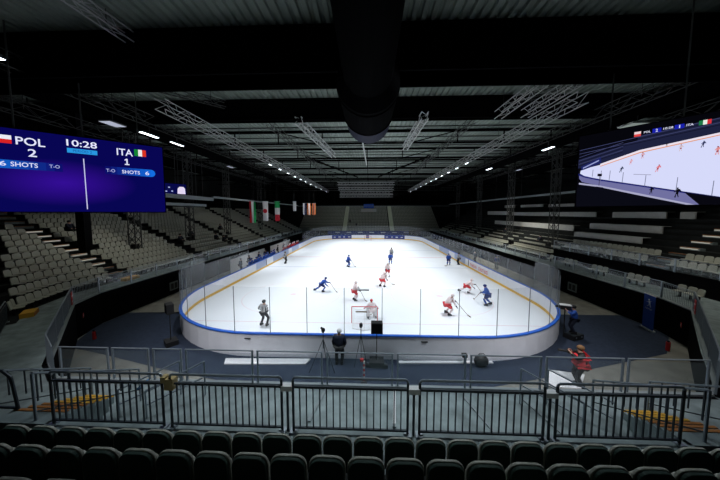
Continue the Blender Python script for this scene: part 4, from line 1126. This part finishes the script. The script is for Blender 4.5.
# ================================================================ VIDEO SCREENS
E_ = {}
def em(r, g_, b, s=1.0):
    k = (r, g_, b, s)
    if k not in E_: E_[k] = emit('screen_%d_%d_%d' % (r, g_, b), rgb(r, g_, b), s)
    return E_[k]
def screen(label, A, U, u0, u1, v0, v1):
    t = thing('video_screen', label, 'screen', (A[0], A[1], 0), atan2(U[1], U[0]))
    MB().box(((u0+u1)/2, .22, (v0+v1)/2), (u1-u0+.1, .40, v1-v0+.1)).build('cabinet', M['beam'], t)
    g = MB()
    for k in range(3):
        u = u0+(u1-u0)*(k+.5)/3; g.bar((u,.2,v1), (u,.2,17.8), .06)
    g.build('hanger', M['trussdim'], t)
    return t
def poly(t, pts, m, name, layer=1, th=.004):
    g = MB(); y = -.004*layer
    g.prism(pts, th, (0,y,0), (1,0,0), (0,0,1), (0,1,0)); return g.build(name, m, t)
def rect(t, u0, v0, u1, v1, m, name, layer=1): return poly(t, [(u0,v0),(u1,v0),(u1,v1),(u0,v1)], m, name, layer)
scr = screen('large blue scoreboard screen hanging at the left, POL 2 and ITA 1', (-18.72,-.72), (.75883,.65129), -.85, 6.5, 7.95, 12.3)
m = bpy.data.materials.new('screen_blue_gradient'); m.use_nodes = True; n_ = m.node_tree.nodes; l_ = m.node_tree.links; n_.remove(n_['Principled BSDF'])
tc = n_.new('ShaderNodeTexCoord'); sx = n_.new('ShaderNodeSeparateXYZ'); l_.new(tc.outputs['Object'], sx.inputs[0])
mp = n_.new('ShaderNodeMapping'); mp.inputs['Location'].default_value = (-1.0,0,-9.5); mp.inputs['Scale'].default_value = (.32,1,.75)
mp.inputs['Location'].default_value = (-.32*2.0,0,-.75*9.6)
gr = n_.new('ShaderNodeTexGradient'); gr.gradient_type = 'SPHERICAL'; l_.new(tc.outputs['Object'], mp.inputs[0]); l_.new(mp.outputs[0], gr.inputs[0])
cr = n_.new('ShaderNodeValToRGB'); cr.color_ramp.elements[0].color = rgb(8,6,82); cr.color_ramp.elements[1].color = rgb(52,14,150); l_.new(gr.outputs['Fac'], cr.inputs[0])
e = n_.new('ShaderNodeEmission'); l_.new(cr.outputs[0], e.inputs[0]); l_.new(e.outputs[0], n_['Material Output'].inputs[0])
rect(scr, -.85, 7.95, 6.5, 12.3, m, 'display_panel', 1)
W_ = em(225,228,255)
def stext(b, u0, v0, u1, v1, m_=None, layer=4, bold=.012): text(b, 'display_text', m_ or W_, scr, u1-u0, v1-v0, bold=bold, mw=Matrix.Translation((u0,-.004*layer-.004,v0)) @ Matrix.Rotation(pi/2, 4, 'X'))
stext('POL', .45, 11.5, 1.44, 11.92); stext('2', .82, 10.92, 1.12, 11.33); stext('10:28', 2.22, 11.73, 3.43, 12.1); stext('ITA', 4.27, 11.5, 5.01, 11.92); poly(scr, [(4.60,10.93),(4.82,10.93),(4.82,10.99),(4.745,10.99),(4.745,11.32),(4.69,11.32),(4.60,11.25),(4.60,11.19),(4.68,11.23),(4.68,10.99),(4.60,10.99)], W_, 'display_text', 4)
rect(scr, 2.22, 11.35, 3.42, 11.61, em(40,150,225), 'period_bar', 2); stext('PERIOD 2', 2.45, 11.41, 3.2, 11.55, em(10,60,140), 4, .0)
def bar(u0, u1, v0, v1, c0, c1):
    N = 8
    for k in range(N):
        t_ = (k+.5)/N; c_ = [int(c0[q]*(1-t_)+c1[q]*t_) for q in range(3)]
        rect(scr, u0+(u1-u0)*k/N, v0, u0+(u1-u0)*(k+1)/N, v1, em(*c_), 'shots_bar', 2)
bar(-.4, 2.0, 10.22, 10.66, (20,110,215), (14,10,100)); bar(3.7, 5.85, 10.28, 10.75, (12,10,95), (20,110,225))
pts = [(5.85,10.28)]+[(5.85+.22*cos(a_*pi/8-pi/2), 10.515+.235*sin(a_*pi/8-pi/2)) for a_ in range(9)]; poly(scr, pts, em(20,110,225), 'bar_end', 2)
stext('16', -.30, 10.34, .08, 10.58, bold=.01); stext('SHOTS', .22, 10.34, 1.12, 10.58, bold=.01); stext('T-O', 1.52, 10.39, 1.90, 10.58, em(170,175,230)); stext('T-O', 3.75, 10.40, 4.14, 10.60, em(170,175,230)); stext('SHOTS', 4.45, 10.38, 5.30, 10.60, bold=.01); stext('6', 5.56, 10.38, 5.76, 10.62, bold=.01)
rect(scr, 2.82, 8.1, 2.86, 11.08, em(200,200,240), 'divider', 2)
rect(scr, -.30, 11.72, .32, 11.93, em(235,235,245), 'flag_white', 3); rect(scr, -.30, 11.51, .32, 11.72, em(215,35,35), 'flag_red', 3)
for k, c_ in enumerate(((20,130,50), (235,235,235), (215,50,30))): rect(scr, 5.08+.19*k, 11.56, 5.27+.19*k, 11.98, em(*c_), 'flag_stripe', 3)

vs_ = screen('large video screen at the right showing the same match from the side', (12.61,2.30), (.64245,-.76632), .10, 7.5, 8.25, 12.35)
rect(vs_, .10, 8.25, 7.5, 12.35, em(6,6,12), 'display_panel', 1)
T = vs_
poly(T, [(.12,10.5),(.12,11.0),(2.4,11.62),(2.4,11.85),(4.8,12.05),(7.5,12.1),(7.5,11.55),(4.82,11.42),(2.5,11.11),(1.05,10.63)], em(30,34,62), 'picture_stands', 2)
for k in range(10):
    v = 10.62+.10*k; poly(T, [(.14,v),(.14,v+.03),(7.4,v+.82),(7.4,v+.79)] if k > 5 else [(.14,v),(.14,v+.03),(1.9,v+.52),(1.9,v+.49)], em(62,66,104) if k % 2 else em(16,18,38), 'picture_railing', 3)
ice_p = [(.24,10.58),(1.08,10.98),(1.06,10.63),(2.51,11.11),(4.82,11.41),(7.5,11.62),(7.5,8.25),(6.2,8.25),(4.98,8.54),(2.61,9.27),(1.09,9.73),(.45,9.98),(.22,10.16)]
poly(T, [(.22,10.2),(.26,10.42),(1.1,10.58),(2.5,11.06),(4.82,11.36),(7.5,11.56),(7.5,8.3),(6.0,8.3),(4.98,8.6),(2.61,9.32),(1.09,9.78),(.45,10.0)], em(214,218,250), 'picture_ice', 4)
poly(T, [(1.06,10.50),(1.06,10.63),(2.51,11.11),(4.82,11.41),(7.5,11.62),(7.5,11.54),(4.82,11.31),(2.51,10.99)], em(235,225,240), 'picture_boards', 5)
poly(T, [(1.06,10.47),(1.06,10.51),(2.51,11.0),(4.82,11.32),(7.5,11.55),(7.5,11.51),(4.82,11.28),(2.51,10.95)], em(225,150,110), 'picture_kick_strip', 6)
poly(T, [(.26,10.36),(.26,10.6),(1.07,11.0),(1.1,10.66),(.4,10.40)], em(30,36,95), 'picture_advert', 6)
poly(T, [(.34,10.45),(.34,10.52),(1.0,10.86),(1.0,10.79)], em(150,160,215), 'picture_advert_text', 7)
poly(T, [(.18,10.16),(.45,9.98),(1.09,9.74),(2.61,9.28),(4.98,8.55),(6.0,8.27),(4.3,8.27),(2.63,8.86),(1.11,9.4),(.33,9.69),(.2,9.9)], em(112,112,160), 'picture_near_boards', 5)
poly(T, [(.15,10.2),(.45,10.02),(1.09,9.77),(2.61,9.31),(4.98,8.58),(6.05,8.26),(5.9,8.26),(4.98,8.52),(2.61,9.24),(1.09,9.69),(.45,9.93),(.15,10.1)], em(28,34,110), 'picture_top_rail', 7)
poly(T, [(.2,9.66),(1.11,9.42),(2.63,8.88),(4.34,8.27),(4.1,8.27),(2.63,8.78),(1.11,9.33),(.2,9.56)], em(170,170,200), 'picture_mat', 7)
poly(T, [(.15,8.27),(4.15,8.27),(2.63,8.80),(1.11,9.33),(.3,9.55),(.12,9.3)], em(10,11,20), 'picture_floor', 6)
poly(T, [(4.0,8.86),(4.98,8.57),(6.05,8.27),(4.45,8.27)], em(8,8,16), 'picture_dark_boards', 8)
for u, v, h in ((.75,10.0,.35),(1.1,9.75,.5),(1.45,9.75,.45),(1.95,9.55,.5),(2.75,9.3,.5),(3.75,8.98,.6),(4.75,8.7,.62),(5.6,8.5,.6)): poly(T, [(u,v-.05),(u+.025,v-.05),(u+.045,v+h),(u+.02,v+h)], em(120,124,150), 'picture_glass_post', 8)
poly(T, [(2.35,9.88),(2.95,9.78),(2.95,9.81),(2.35,9.91)], em(150,150,175), 'picture_goal_bar', 8)
def fig(u, v, s, c1, c2, lean=0.0):
    q = [(-.05,0),(-.02,0),(0,.4),(.03,.38),(.12,.02),(.17,.04),(.11,.42),(.2,.7),(.28,.55),(.33,.6),(.22,.86),(.10,.9),(-.02,.84),(-.16,.6),(-.12,.54),(-.02,.66),(-.03,.42),(-.12,.03)]
    poly(T, [(u+(a+lean*b)*s, v+b*s) for a, b in q[:3]+q[3:]], em(*c1), 'picture_player', 8)
    poly(T, [(u+(.06+lean*.95+.07*cos(k*pi/4))*s, v+(.96+.08*sin(k*pi/4))*s) for k in range(8)], em(*c2), 'picture_head', 9)
    poly(T, [(u+(-.04+lean*.3)*s, v+.35*s),(u+(.14+lean*.3)*s, v+.35*s),(u+(.13+lean*.5)*s, v+.5*s),(u+(-.03+lean*.5)*s, v+.5*s)], em(*c2), 'picture_shorts', 9)
fig(1.85,10.05,.30,(40,55,85),(20,25,50),.2); fig(2.2,10.42,.26,(225,170,180),(190,70,80),.1); fig(2.6,10.66,.30,(215,160,170),(110,20,40)); fig(3.1,9.92,.34,(220,120,130),(150,30,50),.2)
fig(3.78,10.80,.30,(210,190,200),(140,40,50)); fig(4.38,10.85,.28,(35,45,90),(20,25,60),.1); fig(4.78,10.45,.36,(220,140,140),(140,30,40)); fig(3.36,11.12,.16,(20,20,25),(15,15,20)); fig(2.98,8.84,.34,(14,14,26),(10,10,18)); fig(3.78,8.62,.46,(12,12,22),(10,10,18))
poly(T, [(.98,9.95),(1.16,9.93),(1.16,10.07),(.98,10.09)], em(15,15,30), 'picture_speaker', 9); poly(T, [(1.06,9.4),(1.08,9.4),(1.08,9.98),(1.06,9.98)], em(20,20,35), 'picture_pole', 9); poly(T, [(.95,9.2),(1.25,9.12),(1.25,9.3),(.95,9.38)], em(12,12,24), 'picture_base', 9)
# score strip on the picture
def st2(b, u0, v0, u1, v1, m_=None): text(b, 'display_text', m_ or em(220,222,245), T, u1-u0, v1-v0, bold=.015, mw=Matrix.Translation((u0,-.052,v0)) @ Matrix.Rotation(pi/2, 4, 'X'))
rect(T, 2.27, 11.93, 2.50, 12.05, em(235,210,215), 'flag_white', 9); rect(T, 2.27, 11.81, 2.50, 11.93, em(225,70,70), 'flag_red', 9)
rect(T, 2.88, 11.86, 3.16, 12.06, em(24,32,170), 'score_box', 9); rect(T, 3.56, 11.86, 3.84, 12.06, em(24,32,170), 'score_box', 9)
for k, c_ in enumerate(((30,120,70), (230,240,230), (215,50,60))): rect(T, 4.24+.11*k, 11.86, 4.35+.11*k, 12.06, em(*c_), 'flag_stripe', 9)
st2('POL', 2.60,11.91,2.82,12.01); st2('2', 2.98,11.89,3.05,12.03); st2('10:28', 3.22,11.93,3.52,12.03); rect(T, 3.69,11.89,3.72,12.03, em(220,222,245), 'display_text', 12); st2('ITA', 3.90,11.91,4.10,12.01)
# small distant screen on the left
t = thing('video_screen', 'small video screen with a white figure above the left gallery beam', 'screen', (-23.9,16.95,10.2), radians(60))
MB().box((0,.1,.65), (2.6,.2,1.35)).build('cabinet', M['beam'], t); MB().box((0,-.01,.65), (2.5,.02,1.25)).build('display_panel', em(8,10,70), t)
g = MB(); g.prism([(.25,.05),(1.15,.05),(1.1,.75),(.95,.95),(.5,.95),(.3,.7)], .01, (0,-.04,0), (1,0,0), (0,0,1), (0,1,0)); g.build('picture_figure', em(225,215,240), t)
for u, v in ((-.9,.3),(-.6,.8),(-.3,.35)): MB().box((u,-.03,v), (.18,.01,.14)).build('picture_mark', em(170,175,220), t)
for s in (-1,1): MB().bar((s*1,.1,1.3), (s*1,.1,7.6), .05).build('hanger', M['trussdim'], t)

# ================================================================ SPECTATORS
sp_ = [(-28.5,9.5,5.2,'L'),(-24.5,18.2,4.0,'L'),(-25.3,21.2,4.1,'L'),(-23.6,24.4,3.4,'L'),(-22.6,25.2,3.0,'L'),(-26,29.5,4.9,'L'),(24.6,22.6,3.6,'R'),(25.5,33,3.9,'R'),(-4,70.6,2.9,'F'),(-6.2,72.1,4.1,'F')]
def stand_z(x): return 2.1+.4*int((abs(x)-20.9)/.8)
p0 = None
LBL = ['dark-clothed spectator sitting alone high in the left stand beyond the black column','dark-clothed spectator, first of a pair in the middle of the left stand','dark-clothed spectator, second of a pair in the middle of the left stand',
 'dark-clothed spectator low in the left stand before the bench area','dark-clothed spectator in the front rows by the left bench area','dark-clothed spectator farther off in the left stand','dark-clothed spectator sitting above the pale rows of the right stand','dark-clothed spectator far along the right stand','dark-clothed spectator in the middle block of the far stand','dark-clothed spectator higher in the middle block of the far stand']
for i, (x, y, z, s) in enumerate(sp_):
    if s == 'L': k = int((-x-20.9)/.8); X = -(20.9+.8*k+.45); Z = 2.1+.4*k; rz = radians(-90)
    elif s == 'R': k = int((x-21.9)/.8); X = 21.9+.8*k+.4; Z = 2.1+.4*k; rz = radians(90)
    else: k = int((y-67.5)/.8); X = x; y = 67.5+.8*k+.3; Z = 1.6+.5*k; rz = pi
    if p0 is None:
        p0 = person('person', LBL[0], (X,y,Z), rz, 'navy', 'black', lean=4, pel=.56, feet=((-.14,.55,.09),(.14,.55,.09)), hands=((-.15,.42,.62),(.15,.42,.62)), hat='hair', hatm='black', detail=False, seated=True, knees=((0,.6,.9),(0,.6,.9)), group='spectators')
    else: dup(p0, (X,y,Z), rz, LBL[i], 'spectators')

# ================================================================ CAMERA, VIEW
cam = bpy.data.cameras.new('camera'); cam.sensor_width = 36; cam.lens = 245/720*36; cam.shift_y = -10.3/720; cam.clip_end = 400; cam.clip_start = .05
co = bpy.data.objects.new('camera', cam); C.objects.link(co); co.location = (.3,-13,7.9); co.rotation_euler = (radians(86), 0, radians(2.1)); S.camera = co
w = bpy.data.worlds.new('hall_dark'); S.world = w; w.use_nodes = True; w.node_tree.nodes['Background'].inputs[0].default_value = (.5,.6,.7,1); w.node_tree.nodes['Background'].inputs[1].default_value = .025
S.view_settings.view_transform = 'Standard'; S.view_settings.look = 'None'; S.view_settings.exposure = 0; S.view_settings.gamma = 1
S.cycles.use_denoising = True; S.cycles.max_bounces = 6; S.cycles.diffuse_bounces = 3; S.cycles.transparent_max_bounces = 24; S.cycles.caustics_reflective = False; S.cycles.caustics_refractive = False
